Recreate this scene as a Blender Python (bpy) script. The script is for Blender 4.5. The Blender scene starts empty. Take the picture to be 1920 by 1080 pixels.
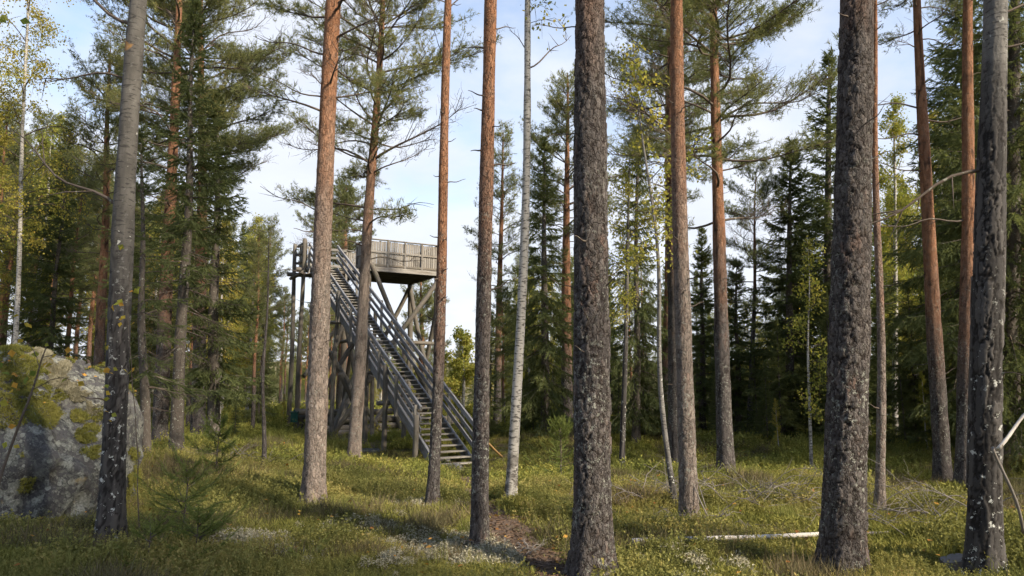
import bpy, math, random
import numpy as np
from mathutils import Vector, Matrix

# ------------------------------------------------------------------ camera, sky, sun
F = 1350.0; TH = math.atan(175 / F); EYE = 1.6
scene = bpy.context.scene
COL = scene.collection
cam = bpy.data.objects.new('camera', bpy.data.cameras.new('camera')); COL.objects.link(cam)
cam.location = (0, 0, EYE); cam.rotation_euler = (math.pi / 2 + TH, 0, 0)
cam.data.sensor_width = 36; cam.data.lens = F / 1920 * 36; cam.data.clip_start = .05; cam.data.clip_end = 3000
scene.camera = cam
SUN_AZ = math.radians(128); SUN_EL = math.radians(33)      # azimuth clockwise from +Y (the view direction)
scene.world = bpy.data.worlds.new('World'); scene.world.use_nodes = True
wn = scene.world.node_tree.nodes; wl = scene.world.node_tree.links; wn.clear()
wo = wn.new('ShaderNodeOutputWorld'); bg = wn.new('ShaderNodeBackground'); bg.inputs[1].default_value = .112
sky = wn.new('ShaderNodeTexSky'); sky.sky_type = 'NISHITA'; sky.sun_disc = False
sky.sun_elevation = SUN_EL; sky.sun_rotation = SUN_AZ; sky.air_density = 1.0; sky.dust_density = .8; sky.ozone_density = 1.6
tc = wn.new('ShaderNodeTexCoord'); sp = wn.new('ShaderNodeSeparateXYZ'); wl.new(tc.outputs['Generated'], sp.inputs[0])
ad = wn.new('ShaderNodeMath'); ad.operation = 'ADD'; ad.inputs[1].default_value = .22; wl.new(sp.outputs[2], ad.inputs[0])
dv = wn.new('ShaderNodeVectorMath'); dv.operation = 'DIVIDE'
cb = wn.new('ShaderNodeCombineXYZ'); 
for k in range(3): wl.new(ad.outputs[0], cb.inputs[k])
wl.new(tc.outputs['Generated'], dv.inputs[0]); wl.new(cb.outputs[0], dv.inputs[1])
cn = wn.new('ShaderNodeTexNoise'); cn.inputs['Scale'].default_value = 1.5; cn.inputs['Detail'].default_value = 7; cn.inputs['Roughness'].default_value = .55
wl.new(dv.outputs[0], cn.inputs['Vector'])
el = wn.new('ShaderNodeMapRange'); el.inputs[1].default_value = .05; el.inputs[2].default_value = .62; el.inputs[3].default_value = .42; el.inputs[4].default_value = -.05
wl.new(sp.outputs[2], el.inputs[0])
sm = wn.new('ShaderNodeMath'); sm.operation = 'ADD'; wl.new(cn.outputs[0], sm.inputs[0]); wl.new(el.outputs[0], sm.inputs[1])
cr = wn.new('ShaderNodeMapRange'); cr.interpolation_type = 'SMOOTHSTEP'; cr.inputs[1].default_value = .38; cr.inputs[2].default_value = .78; cr.inputs[4].default_value = .93
wl.new(sm.outputs[0], cr.inputs[0])
cn2 = wn.new('ShaderNodeTexNoise'); cn2.inputs['Scale'].default_value = 3.2; cn2.inputs['Detail'].default_value = 5
wl.new(dv.outputs[0], cn2.inputs['Vector'])
cc = wn.new('ShaderNodeMix'); cc.data_type = 'RGBA'; cc.inputs[6].default_value = (2.5, 2.65, 3.0, 1); cc.inputs[7].default_value = (3.6, 3.65, 3.8, 1)
wl.new(cn2.outputs[0], cc.inputs[0])
mx = wn.new('ShaderNodeMix'); mx.data_type = 'RGBA'
wl.new(cr.outputs[0], mx.inputs[0]); wl.new(sky.outputs[0], mx.inputs[6]); wl.new(cc.outputs[2], mx.inputs[7])
wl.new(mx.outputs[2], bg.inputs[0]); wl.new(bg.outputs[0], wo.inputs[0])
sd = bpy.data.lights.new('sun', 'SUN'); sd.energy = 3.1; sd.angle = math.radians(5); sd.color = (1, .87, .69)
so = bpy.data.objects.new('sun', sd); COL.objects.link(so)
SDIR = Vector((math.sin(SUN_AZ) * math.cos(SUN_EL), math.cos(SUN_AZ) * math.cos(SUN_EL), math.sin(SUN_EL)))
so.rotation_euler = SDIR.to_track_quat('Z', 'Y').to_euler(); so.location = (20, -20, 30)
vs = scene.view_settings; vs.view_transform = 'Standard'; vs.look = 'None'; vs.exposure = 1.47; vs.gamma = 1
scene.cycles.max_bounces = 4; scene.cycles.diffuse_bounces = 3; scene.cycles.transmission_bounces = 2; scene.cycles.use_adaptive_sampling = True; scene.cycles.adaptive_threshold = .04; scene.cycles.glossy_bounces = 2

# ------------------------------------------------------------------ numeric helpers
def ray(px, py):
    X = (px - 960) / F; Y = (540 - py) / F
    return np.array([X, math.cos(TH) - Y * math.sin(TH), math.sin(TH) + Y * math.cos(TH)])
def at(px, py, d):
    r = ray(px, py); return r * (d / r[1]) + np.array([0, 0, EYE])
def atz(px, py, z):
    r = ray(px, py); return r * ((z - EYE) / r[2]) + np.array([0, 0, EYE])

def hsh(ix, iy, iz, seed):
    with np.errstate(over='ignore'):
        h = (ix.astype(np.int64).astype(np.uint32) * np.uint32(374761393) + iy.astype(np.int64).astype(np.uint32) * np.uint32(668265263)
             + iz.astype(np.int64).astype(np.uint32) * np.uint32(2246822519) + np.uint32(seed * 3266489917 & 0xffffffff))
        h = (h ^ (h >> np.uint32(13))) * np.uint32(1274126177); h ^= h >> np.uint32(16)
        h = h * np.uint32(2654435761); h ^= h >> np.uint32(15)
    return h.astype(np.float64) / 4294967296.0
def vnoise(P, seed=0):
    P = np.asarray(P, float); i = np.floor(P); f = P - i; f = f * f * (3 - 2 * f); out = 0
    for a in (0, 1):
        for b in (0, 1):
            for c in (0, 1):
                w = (f[:, 0] if a else 1 - f[:, 0]) * (f[:, 1] if b else 1 - f[:, 1]) * (f[:, 2] if c else 1 - f[:, 2])
                out = out + w * hsh(i[:, 0] + a, i[:, 1] + b, i[:, 2] + c, seed)
    return out
def fbm(P, seed=0, o=4):
    P = np.asarray(P, float); s = 0; a = .5; t = 0
    for k in range(o): s = s + a * vnoise(P * 2 ** k + 17.3 * k, seed + k); t += a; a *= .5
    return s / t
def voro(P, seed=0):
    P = np.asarray(P, float); i = np.floor(P); n = len(P)
    f1 = np.full(n, 9.); f2 = np.full(n, 9.); cr_ = np.zeros(n)
    for a in (-1, 0, 1):
        for b in (-1, 0, 1):
            for c in (-1, 0, 1):
                q = i + (a, b, c); r = [hsh(q[:, 0], q[:, 1], q[:, 2], seed + s) for s in range(3)]
                d = np.sqrt(sum((q[:, k] + r[k] - P[:, k]) ** 2 for k in range(3)))
                m = d < f1; f2 = np.where(m, f1, np.minimum(f2, d)); cr_ = np.where(m, hsh(q[:, 0], q[:, 1], q[:, 2], seed + 9), cr_); f1 = np.where(m, d, f1)
    return f1, f2, cr_
def sstep(a, b, x): t = np.clip((x - a) / (b - a), 0, 1); return t * t * (3 - 2 * t)
def nrm(v): return v / np.maximum(np.linalg.norm(v, axis=-1, keepdims=True), 1e-9)

# ------------------------------------------------------------------ ground height
_ctrl = np.array([at(px, py, d) for px, py, d in [
    (205, 1025, 7.4), (60, 1000, 8.0), (588, 950, 9.9), (663, 860, 16.2), (810, 955, 10.0), (898, 1030, 7.4), (958, 940, 10.2),
    (1105, 1085, 6.2), (1292, 985, 8.6), (1265, 950, 9.6), (1362, 895, 15.0), (1270, 875, 18), (1650, 962, 9.4), (1770, 915, 13.6),
    (1845, 1085, 6.2), (1578, 1085, 6.2), (330, 850, 15.5), (855, 890, 20.2), (765, 842, 24.0), (725, 830, 26.5), (550, 810, 31.5), (690, 815, 31), (825, 812, 33.5),
    (460, 815, 26), (1000, 818, 22), (1060, 800, 26), (930, 805, 30), (200, 800, 30), (40, 790, 34), (1405, 822, 24), (1500, 830, 22), (1678, 835, 21), (1890, 860, 17),
    (300, 1080, 6.1), (960, 1080, 6.1), (1800, 1000, 7.8), (700, 905, 12.6), (1150, 900, 13.5), (882, 940, 12.3), (874, 915, 15.5), (866, 903, 18), (790, 880, 17.5)]])
def hbase(x, y):
    x = np.asarray(x, float); y = np.asarray(y, float)
    z = -.016 * np.clip(y - 10, 0, 40)
    right = sstep(-.1, .45, x / np.maximum(np.abs(y), 4))
    z = z - right * (.5 * sstep(14, 24, y) + 5.2 * sstep(30, 62, y)) - (1 - right) * 1.2 * sstep(40, 90, y)
    far = sstep(260, 420, np.hypot(x, y))
    return z * (1 - far) + far * (4 + .02 * np.hypot(x, y))
_cres = np.zeros(len(_ctrl))
def hsmooth(x, y):
    x = np.asarray(x, float); y = np.asarray(y, float); sw = np.full(np.shape(x), .06); sv = np.zeros(np.shape(x))
    for (cx, cy, _), r in zip(_ctrl, _cres):
        s = 1.0 + .085 * cy
        w = np.exp(-((x - cx) ** 2 + (y - cy) ** 2) / (2 * s * s)); sw = sw + w; sv = sv + w * r
    return hbase(x, y) + sv / sw
for _k in range(14): _cres = _cres + .8 * (_ctrl[:, 2] - hsmooth(_ctrl[:, 0], _ctrl[:, 1]))
def hgt(x, y):
    x = np.atleast_1d(np.asarray(x, float)); y = np.atleast_1d(np.asarray(y, float))
    P = np.stack([x, y, np.zeros_like(x)], -1)
    return hsmooth(x, y) + .30 * (fbm(P * .55, 3, 3) - .5) + .15 * (fbm(P * 1.9, 8, 2) - .5)
def h1(x, y): return float(hgt(x, y)[0])
def ghit(px, py):
    r = ray(px, py); t = np.linspace(3, 140, 6000) / r[1]
    g = hgt(t * r[0], t * r[1]); z = EYE + t * r[2]
    k = np.argmax(z < g) if (z < g).any() else len(t) - 1
    return np.array([t[k] * r[0], t[k] * r[1], g[k]])
def gpt(x, y, dz=0): return np.array([x, y, h1(x, y) + dz])

# ------------------------------------------------------------------ mesh helpers
def mesh(name, V, F, mat=None, attrs=None, smooth=True):
    V = np.asarray(V, np.float32); F = [np.asarray(f, np.int32) for f in F if len(f)]
    me = bpy.data.meshes.new(name); me.vertices.add(len(V)); me.vertices.foreach_set('co', V.ravel())
    nl = sum(f.size for f in F); nf = sum(len(f) for f in F)
    me.loops.add(nl); me.loops.foreach_set('vertex_index', np.concatenate([f.ravel() for f in F]))
    me.polygons.add(nf); ls = []; o = 0
    for f in F: ls.append(o + np.arange(len(f)) * f.shape[1]); o += f.size
    me.polygons.foreach_set('loop_start', np.concatenate(ls).astype(np.int32))
    me.polygons.foreach_set('use_smooth', np.full(nf, smooth))
    for k, v in (attrs or {}).items():
        me.attributes.new(k, 'FLOAT', 'POINT').data.foreach_set('value', np.asarray(v, np.float32))
    me.update(calc_edges=True)
    if mat: me.materials.append(mat)
    return me
def obj(name, me, parent=None, loc=(0, 0, 0), **props):
    o = bpy.data.objects.new(name, me); COL.objects.link(o); o.location = tuple(float(v) for v in loc)
    if parent: o.parent = parent
    for k, v in props.items(): o[k] = v
    return o
def thing(name, label, cat, loc, group=None):
    o = obj(name, None, None, loc, label=label, category=cat); o.empty_display_size = .2
    if group: o['group'] = group
    return o
def tubes(pts, rad, sides, cap=False):
    """pts (B,n,3), rad (B,n) -> V, quads"""
    pts = np.asarray(pts, float); rad = np.asarray(rad, float); B, n, _ = pts.shape
    d = nrm(pts[:, -1] - pts[:, 0]); ref = np.where(np.abs(d[:, 2:3]) > .8, np.array([[1., 0, 0]]), np.array([[0., 0, 1.]]))
    e1 = nrm(np.cross(d, ref)); e2 = np.cross(d, e1)
    a = np.arange(sides) / sides * 2 * math.pi
    off = e1[:, None, :] * np.cos(a)[None, :, None] + e2[:, None, :] * np.sin(a)[None, :, None]
    V = (pts[:, :, None, :] + rad[:, :, None, None] * off[:, None, :, :]).reshape(-1, 3)
    b = np.arange(B)[:, None, None] * n * sides; i = np.arange(n - 1)[None, :, None] * sides; j = np.arange(sides)[None, None, :]; j2 = (j + 1) % sides
    q = np.stack([b + i + j, b + i + j2, b + i + sides + j2, b + i + sides + j], -1).reshape(-1, 4)
    return V, q
class TB:                                   # collects tubes of mixed length into one mesh
    def __init__(s): s.b = {}
    def add(s, p, r, sides=4): s.b.setdefault((len(p), sides), []).append((p, r))
    def out(s):
        V = []; Q = []; o = 0
        for (n, sd_), L in s.b.items():
            v, q = tubes(np.array([l[0] for l in L]), np.array([l[1] for l in L]), sd_); V.append(v); Q.append(q + o); o += len(v)
        return (np.concatenate(V), np.concatenate(Q)) if V else (np.zeros((0, 3)), np.zeros((0, 4), int))
def blades(P, D, L, W, rnd, rng):
    """one thin triangle per entry: base P, direction D, length L, width W"""
    n = len(P); s = nrm(np.cross(D, rng.normal(size=(n, 3)))) * (W * .5)[:, None]
    V = np.stack([P - s, P + s, P + D * L[:, None]], 1).reshape(-1, 3)
    return V, np.arange(3 * n).reshape(-1, 3), np.repeat(rnd, 3)
def brush(P, D, L, k, nl, nw, spread, rng, rnd, flat=0.):
    """needle brushes: shoot from P along D with length L, k needles each"""
    n = len(P); t = rng.random((n, k)); r = rng.normal(size=(n, k, 3)); r[..., 2] *= 1 - flat
    d = nrm(D[:, None, :] * (1 - spread) + nrm(r) * spread + D[:, None, :] * .15)
    p = P[:, None, :] + D[:, None, :] * (L[:, None] * t)[..., None]
    ll = nl * (.7 + .6 * rng.random((n, k)))
    return blades(p.reshape(-1, 3), d.reshape(-1, 3), ll.ravel(), np.full(n * k, nw) * (.8 + .4 * rng.random(n * k)), np.repeat(rnd, k), rng)
def leafs(P, D, N, S, rnd, asp=.8):
    """pointed four-corner leaves folded a little along the midrib"""
    n = len(P); side = nrm(np.cross(D, N)); nn = np.cross(side, D)
    a = P; b = P + D * (S * .45)[:, None] + side * (S * .5 * asp)[:, None] + nn * (S * .1)[:, None]
    c = P + D * S[:, None]; d = P + D * (S * .45)[:, None] - side * (S * .5 * asp)[:, None] + nn * (S * .1)[:, None]
    V = np.stack([a, b, c, d], 1).reshape(-1, 3); q = np.arange(4 * n).reshape(-1, 4)
    return V, np.concatenate([q[:, [0, 1, 2]], q[:, [0, 2, 3]]]), np.repeat(rnd, 4)
def merge(parts):
    V = []; Fs = []; A = []; o = 0
    for v, f, a in parts: V.append(v); Fs.append(f + o); A.append(a); o += len(v)
    return np.concatenate(V), np.concatenate(Fs), np.concatenate(A)

# ------------------------------------------------------------------ materials
def newmat(name):
    m = bpy.data.materials.new(name); m.use_nodes = True; m.node_tree.nodes.clear()
    return m, m.node_tree.nodes, m.node_tree.links
class N:
    def __init__(s, name): s.m, s.n, s.l = newmat(name)
    def node(s, t, **kw):
        x = s.n.new(t)
        for k, v in kw.items(): setattr(x, k, v)
        return x
    def link(s, a, b): s.l.new(a, b)
    def setin(s, sock, v):
        if hasattr(v, 'links'): s.l.new(v, sock)
        else: sock.default_value = v
    def attr(s, name, kind='GEOMETRY'): x = s.node('ShaderNodeAttribute', attribute_name=name, attribute_type=kind); return x.outputs['Fac']
    def obrand(s): return s.node('ShaderNodeObjectInfo').outputs['Random']
    def pos(s): return s.node('ShaderNodeNewGeometry').outputs['Position']
    def oc(s): return s.node('ShaderNodeTexCoord').outputs['Object']
    def scale(s, v, sc):
        x = s.node('ShaderNodeVectorMath', operation='MULTIPLY'); s.link(v, x.inputs[0]); x.inputs[1].default_value = sc; return x.outputs[0]
    def noise(s, v, sc, det=4, ro=.55):
        x = s.node('ShaderNodeTexNoise'); s.link(v, x.inputs['Vector']); x.inputs['Scale'].default_value = sc; x.inputs['Detail'].default_value = det; x.inputs['Roughness'].default_value = ro; return x.outputs[0]
    def vor(s, v, sc, feat='F1', out='Distance'):
        x = s.node('ShaderNodeTexVoronoi', feature=feat); s.link(v, x.inputs['Vector']); x.inputs['Scale'].default_value = sc; return x.outputs[out]
    def mr(s, v, a, b, c=0., d=1., smooth=True):
        x = s.node('ShaderNodeMapRange'); x.interpolation_type = 'SMOOTHSTEP' if smooth else 'LINEAR'; s.setin(x.inputs[0], v)
        for i, q in enumerate((a, b, c, d)): s.setin(x.inputs[i + 1], q)
        return x.outputs[0]
    def math(s, op, a, b=0.):
        x = s.node('ShaderNodeMath', operation=op); s.setin(x.inputs[0], a); s.setin(x.inputs[1], b); return x.outputs[0]
    def mix(s, f, a, b, mode='MIX'):
        x = s.node('ShaderNodeMix', data_type='RGBA', blend_type=mode); s.setin(x.inputs[0], f)
        s.setin(x.inputs[6], a if hasattr(a, 'links') else (*a, 1)); s.setin(x.inputs[7], b if hasattr(b, 'links') else (*b, 1)); return x.outputs[2]
    def ramp(s, f, stops):
        x = s.node('ShaderNodeValToRGB'); s.setin(x.inputs[0], f); e = x.color_ramp.elements
        while len(e) < len(stops): e.new(.5)
        for k, (p, c) in zip(e, stops): k.position = p; k.color = (*c, 1)
        return x.outputs[0]
    def bump(s, h, st, dist):
        x = s.node('ShaderNodeBump'); x.inputs['Strength'].default_value = st; x.inputs['Distance'].default_value = dist; s.link(h, x.inputs['Height']); return x.outputs[0]
    def out(s, sh): o = s.node('ShaderNodeOutputMaterial'); s.link(sh, o.inputs[0]); return s.m
    def solid(s, col, rough=.85, normal=None, spec=.25):
        b = s.node('ShaderNodeBsdfPrincipled'); s.setin(b.inputs['Base Color'], col if hasattr(col, 'links') else (*col, 1)); s.setin(b.inputs['Roughness'], rough)
        b.inputs['Specular IOR Level'].default_value = spec
        if normal is not None: s.link(normal, b.inputs['Normal'])
        return s.out(b.outputs[0])
    def leaf(s, col, trans=.35, gloss=.0):
        a = s.node('ShaderNodeBsdfDiffuse'); b = s.node('ShaderNodeBsdfTranslucent'); s.link(col, a.inputs[0])
        br = s.mix(.5, col, (1., .95, .35), 'MULTIPLY'); br2 = s.mix(1., br, (1.5, 1.5, 1.5), 'MULTIPLY'); s.link(br2, b.inputs[0])
        m = s.node('ShaderNodeMixShader'); m.inputs[0].default_value = trans; s.link(a.outputs[0], m.inputs[1]); s.link(b.outputs[0], m.inputs[2])
        return s.out(m.outputs[0])

def foliage(name, stops, trans=.3, amp=.35, patch=0.):
    n = N(name); r = n.attr('rnd'); o = n.obrand()
    f = n.math('ADD', n.math('MULTIPLY', r, 1 - amp), n.math('MULTIPLY', o, amp))
    if patch: f = n.math('ADD', n.math('MULTIPLY', f, 1 - patch), n.math('MULTIPLY', n.mr(n.noise(n.pos(), .55, 5, .65), .34, .66), patch))
    return n.leaf(n.ramp(f, stops), trans)
M_PINE = foliage('pine_needles', [(0, (.070, .085, .042)), (.45, (.135, .150, .070)), (.8, (.205, .212, .092)), (1, (.28, .25, .10))], .4)
M_SPRUCE = foliage('spruce_needles', [(0, (.060, .074, .036)), (.5, (.115, .135, .058)), (.85, (.18, .195, .08)), (1, (.25, .235, .10))], .42)
M_SPRUCE_Y = foliage('young_spruce_needles', [(0, (.085, .11, .035)), (.5, (.155, .19, .058)), (1, (.25, .26, .09))], .4)
M_BIRCH = foliage('autumn_birch_leaves', [(0, (.11, .14, .035)), (.35, (.21, .23, .055)), (.7, (.36, .31, .075)), (1, (.46, .31, .07))], .42)
M_ASPEN = foliage('green_yellow_leaves', [(0, (.08, .12, .03)), (.5, (.17, .21, .05)), (.8, (.30, .29, .07)), (1, (.40, .30, .06))], .42)
M_YLEAF = foliage('yellow_leaves', [(0, (.08, .13, .03)), (.3, (.25, .26, .05)), (.65, (.45, .30, .05)), (1, (.42, .20, .05))], .4)
M_BILB = foliage('bilberry_leaves', [(0, (.065, .078, .026)), (.3, (.145, .165, .046)), (.6, (.265, .265, .068)), (.87, (.38, .33, .095)), (1, (.24, .13, .06))], .3, .3, .45)
M_HEATH = foliage('heather_sprigs', [(0, (.06, .062, .032)), (.5, (.13, .115, .06)), (.85, (.20, .15, .095)), (1, (.28, .19, .14))], .15, .4, .3)
M_GRASS = foliage('grass_blades', [(0, (.085, .11, .032)), (.4, (.19, .205, .058)), (.75, (.31, .285, .10)), (1, (.43, .37, .19))], .3, .3, .4)
M_MOSS = foliage('moss_shoots', [(0, (.08, .085, .026)), (.5, (.18, .178, .047)), (1, (.32, .28, .08))], .15, .25, .5)
M_LICHEN = foliage('reindeer_lichen', [(0, (.21, .19, .13)), (.6, (.33, .305, .215)), (1, (.45, .42, .31))], .1, .3)
M_FALLEN = foliage('fallen_leaf', [(0, (.12, .06, .025)), (.4, (.30, .14, .04)), (.8, (.45, .27, .06)), (1, (.42, .34, .16))], .15, .3)
M_LITTER = foliage('brown_litter', [(0, (.07, .05, .035)), (.6, (.17, .115, .08)), (1, (.28, .21, .15))], .05)
M_DEAD = foliage('dead_needles', [(0, (.10, .085, .06)), (1, (.22, .19, .14))], .05)

def bark_pine():
    n = N('pine_bark'); p = n.oc(); h = n.attr('h'); ck = n.attr('crack'); ce = n.attr('cell'); oz = n.attr('orange_at', 'OBJECT')
    wv = n.node('ShaderNodeTexNoise'); n.link(p, wv.inputs['Vector']); wv.inputs['Scale'].default_value = 22; wv.inputs['Detail'].default_value = 3
    wp = n.node('ShaderNodeVectorMath', operation='MULTIPLY_ADD'); n.link(wv.outputs['Color'], wp.inputs[0]); wp.inputs[1].default_value = (.06, .06, .16); n.link(p, wp.inputs[2])
    pl = n.scale(wp.outputs[0], (1, 1, .30)); ed = n.vor(pl, 30, 'DISTANCE_TO_EDGE'); pc = n.vor(pl, 30, 'F1', 'Color'); ps = n.node('ShaderNodeSeparateColor'); n.link(pc, ps.inputs[0]); pr = ps.outputs[0]
    lo = n.mix(ce, (.046, .041, .039), (.100, .090, .084)); lo = n.mix(n.mr(pr, .2, 1, 0, .6), lo, (.165, .145, .132)); lo = n.mix(n.mr(n.noise(p, 60, 4), .4, .7, 0, .6), lo, (.068, .057, .052))
    lo = n.mix(n.math('MULTIPLY', n.attr('tone', 'OBJECT'), n.mr(pr, 0, 1, .6, 1)), lo, (.31, .25, .205))  # tone pales the lower bark of sunlit pines: sunlight put into the colour
    lo = n.mix(n.math('MULTIPLY', n.mr(n.noise(n.scale(p, (1, 1, .4)), 5, 3), .52, .68), n.mr(pr, .3, .9, .05, .5)), lo, (.15, .085, .060))
    hi = n.mix(pr, (.20, .094, .050), (.33, .170, .095)); hi = n.mix(n.mr(n.noise(n.scale(p, (1, 1, .5)), 16, 5), .45, .7, 0, .7), hi, (.20, .125, .085))
    w = n.math('ADD', h, n.math('MULTIPLY', n.math('SUBTRACT', n.noise(n.scale(p, (1, 1, .35)), 3, 4), .5), 3.6))
    up = n.mr(n.math('SUBTRACT', w, oz), -1.6, 1.8); c = n.mix(up, lo, hi)
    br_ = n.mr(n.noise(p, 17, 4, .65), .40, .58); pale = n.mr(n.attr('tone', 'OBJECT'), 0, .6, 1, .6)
    c = n.mix(n.math('MULTIPLY', n.math('MULTIPLY', n.mr(ed, .0, .085, .9, 0), br_), n.math('MULTIPLY', pale, n.mr(up, 0, 1, 1, .4))), c, (.022, .016, .013)); c = n.mix(n.math('MULTIPLY', n.mr(ck, .0, .13, .85, 0), pale), c, (.020, .014, .012))
    lic = n.math('MULTIPLY', n.mr(n.noise(p, 24, 6, .75), .545, .60), n.mr(h, 1.0, 5.0, 1, .12)); lic = n.math('MULTIPLY', lic, n.mr(n.noise(p, 3.5, 2), .36, .6))
    c = n.mix(n.math('MULTIPLY', lic, n.attr('lichen', 'OBJECT')), c, (.27, .275, .235))
    hh = n.math('ADD', n.math('MULTIPLY', n.mr(ed, 0, .16), .8), n.math('ADD', n.math('MULTIPLY', pr, .5), n.math('MULTIPLY', n.noise(n.scale(p, (1, 1, .6)), 70, 6, .7), .7)))
    return n.solid(c, .9, n.bump(hh, .9, .014), .12)
def bark_aspen():
    n = N('aspen_bark'); p = n.oc(); h = n.attr('h'); ck = n.attr('crack'); ce = n.attr('cell'); rz = n.attr('rough_to', 'OBJECT'); tone = n.attr('tone', 'OBJECT')
    up = n.mix(n.mr(n.noise(n.scale(p, (1, 1, .5)), 7, 5), .3, .75), (.070, .065, .057), (.125, .117, .103)); up = n.mix(tone, up, (.26, .25, .23))
    up = n.mix(n.mr(n.noise(n.scale(p, (1, 1, 4.5)), 11, 5), .555, .62, 0, .8), up, (.035, .032, .03))
    up = n.mix(n.mr(n.noise(p, 13, 2), .71, .74), up, (.45, .45, .41))
    up = n.mix(n.mr(n.noise(p, 3.1, 3), .70, .74, 0, .8), up, (.30, .16, .05))
    lo = n.mix(ce, (.028, .026, .025), (.085, .078, .072)); lo = n.mix(n.mr(ck, 0, .2, 1, 0), lo, (.014, .012, .011))
    w = n.math('ADD', h, n.math('MULTIPLY', n.math('SUBTRACT', n.noise(p, 4, 4), .5), 2.4))
    c = n.mix(n.mr(n.math('SUBTRACT', w, rz), -.7, .9), lo, up)
    c = n.mix(n.math('MULTIPLY', n.mr(n.noise(p, 15, 5, .7), .60, .64), n.mr(h, .2, 3.5, 1, .1)), c, (.50, .51, .47))
    b = n.bump(n.noise(n.scale(p, (1, 1, .7)), 45, 6, .65), .7, .008)
    return n.solid(c, .85, b, .2)
def bark_birch():
    n = N('birch_bark'); p = n.oc(); h = n.attr('h')
    c = n.mix(n.noise(p, 6, 4), (.25, .235, .205), (.44, .42, .38))
    c = n.mix(n.mr(n.noise(n.scale(p, (1, 1, 3.2)), 13, 4), .53, .60, 0, .9), c, (.055, .048, .042))
    c = n.mix(n.mr(n.noise(p, 9, 5, .7), .55, .65, 0, .6), c, (.20, .19, .15))
    c = n.mix(n.math('MULTIPLY', n.mr(h, .1, 1.4, 1, 0), n.mr(n.noise(p, 10, 5), .4, .6)), c, (.07, .06, .05))
    return n.solid(c, .7, n.bump(n.noise(n.scale(p, (1, 1, 2.5)), 30, 5), .5, .006), .3)
def bark_spruce():
    n = N('spruce_bark'); p = n.oc()
    c = n.mix(n.noise(p, 9, 5, .65), (.04, .034, .029), (.14, .12, .10)); c = n.mix(n.mr(n.noise(p, 22, 5, .7), .58, .66), c, (.30, .31, .26))
    return n.solid(c, .9, n.bump(n.vor(n.scale(p, (1, 1, .6)), 30), .8, .012), .15)
def twig():
    n = N('twig_bark'); p = n.pos(); c = n.mix(n.noise(p, 5, 4), (.055, .042, .034), (.16, .13, .105)); c = n.mix(n.mr(n.noise(p, 18, 4), .6, .7), c, (.25, .25, .20)); return n.solid(c, .9, None, .1)
def drywood():
    n = N('dry_twig'); p = n.pos(); return n.solid(n.mix(n.noise(p, 8, 4), (.10, .088, .075), (.25, .225, .20)), .85, None, .15)
M_BP, M_BA, M_BB, M_BS, M_TW, M_DRY = bark_pine(), bark_aspen(), bark_birch(), bark_spruce(), twig(), drywood()
def wood(name, a, b, moss=.0):
    n = N(name); p = n.oc(); r = n.obrand()
    g = n.noise(n.scale(p, (1.2, 30, 30)), 1.6, 6, .65)
    c = n.mix(n.mr(g, .28, .72), a, b); c = n.mix(n.mr(r, 0, 1, 0, .45), c, tuple(v * .55 for v in a))
    c = n.mix(n.mr(n.noise(n.scale(p, (.5, 6, 6)), 2.2, 4), .52, .66, 0, .7), c, (.16, .13, .095)); c = n.mix(n.mr(n.noise(n.pos(), 2.6, 5, .65), .54, .66, 0, .6), c, (.075, .068, .058))
    if moss: c = n.mix(n.mr(n.noise(n.pos(), 5, 4), .52, .68, 0, moss), c, (.09, .10, .045))
    return n.solid(c, .8, n.bump(g, .5, .01), .25)
M_WOOD = wood('weathered_grey_timber', (.15, .14, .125), (.33, .31, .28), .25)
M_BOARD = wood('weathered_boards', (.16, .148, .130), (.35, .325, .285))
M_LOG = wood('old_logs', (.095, .084, .070), (.225, .20, .165), .35)
M_RAIL = wood('grey_rail_timber', (.16, .16, .165), (.31, .31, .32))
def ground_mat():
    n = N('forest_floor'); p = n.pos(); big = n.noise(p, .5, 4); fine = n.noise(p, 9, 6, .65)
    c = n.mix(n.mr(big, .35, .65), (.16, .13, .078), (.17, .165, .062)); c = n.mix(n.mr(fine, .4, .65), c, (.085, .065, .042))
    c = n.mix(n.mr(n.noise(p, 2.3, 4), .55, .68, 0, .8), c, (.12, .13, .028)); c = n.mix(n.mr(n.noise(p, 40, 3), .62, .7), c, (.23, .17, .10))
    return n.solid(c, .95, n.bump(n.noise(p, 22, 6, .7), 1, .05), .1)
def path_mat():
    n = N('needle_litter_path'); p = n.pos()
    c = n.mix(n.noise(p, 14, 6, .7), (.095, .066, .051), (.20, .148, .115)); c = n.mix(n.mr(n.noise(p, 48, 4), .56, .66), c, (.22, .165, .115))
    c = n.mix(n.mr(n.noise(p, 3, 4), .55, .7, 0, .6), c, (.09, .085, .035))
    return n.solid(c, .95, n.bump(n.noise(p, 40, 6, .7), 1, .03), .1)
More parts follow.
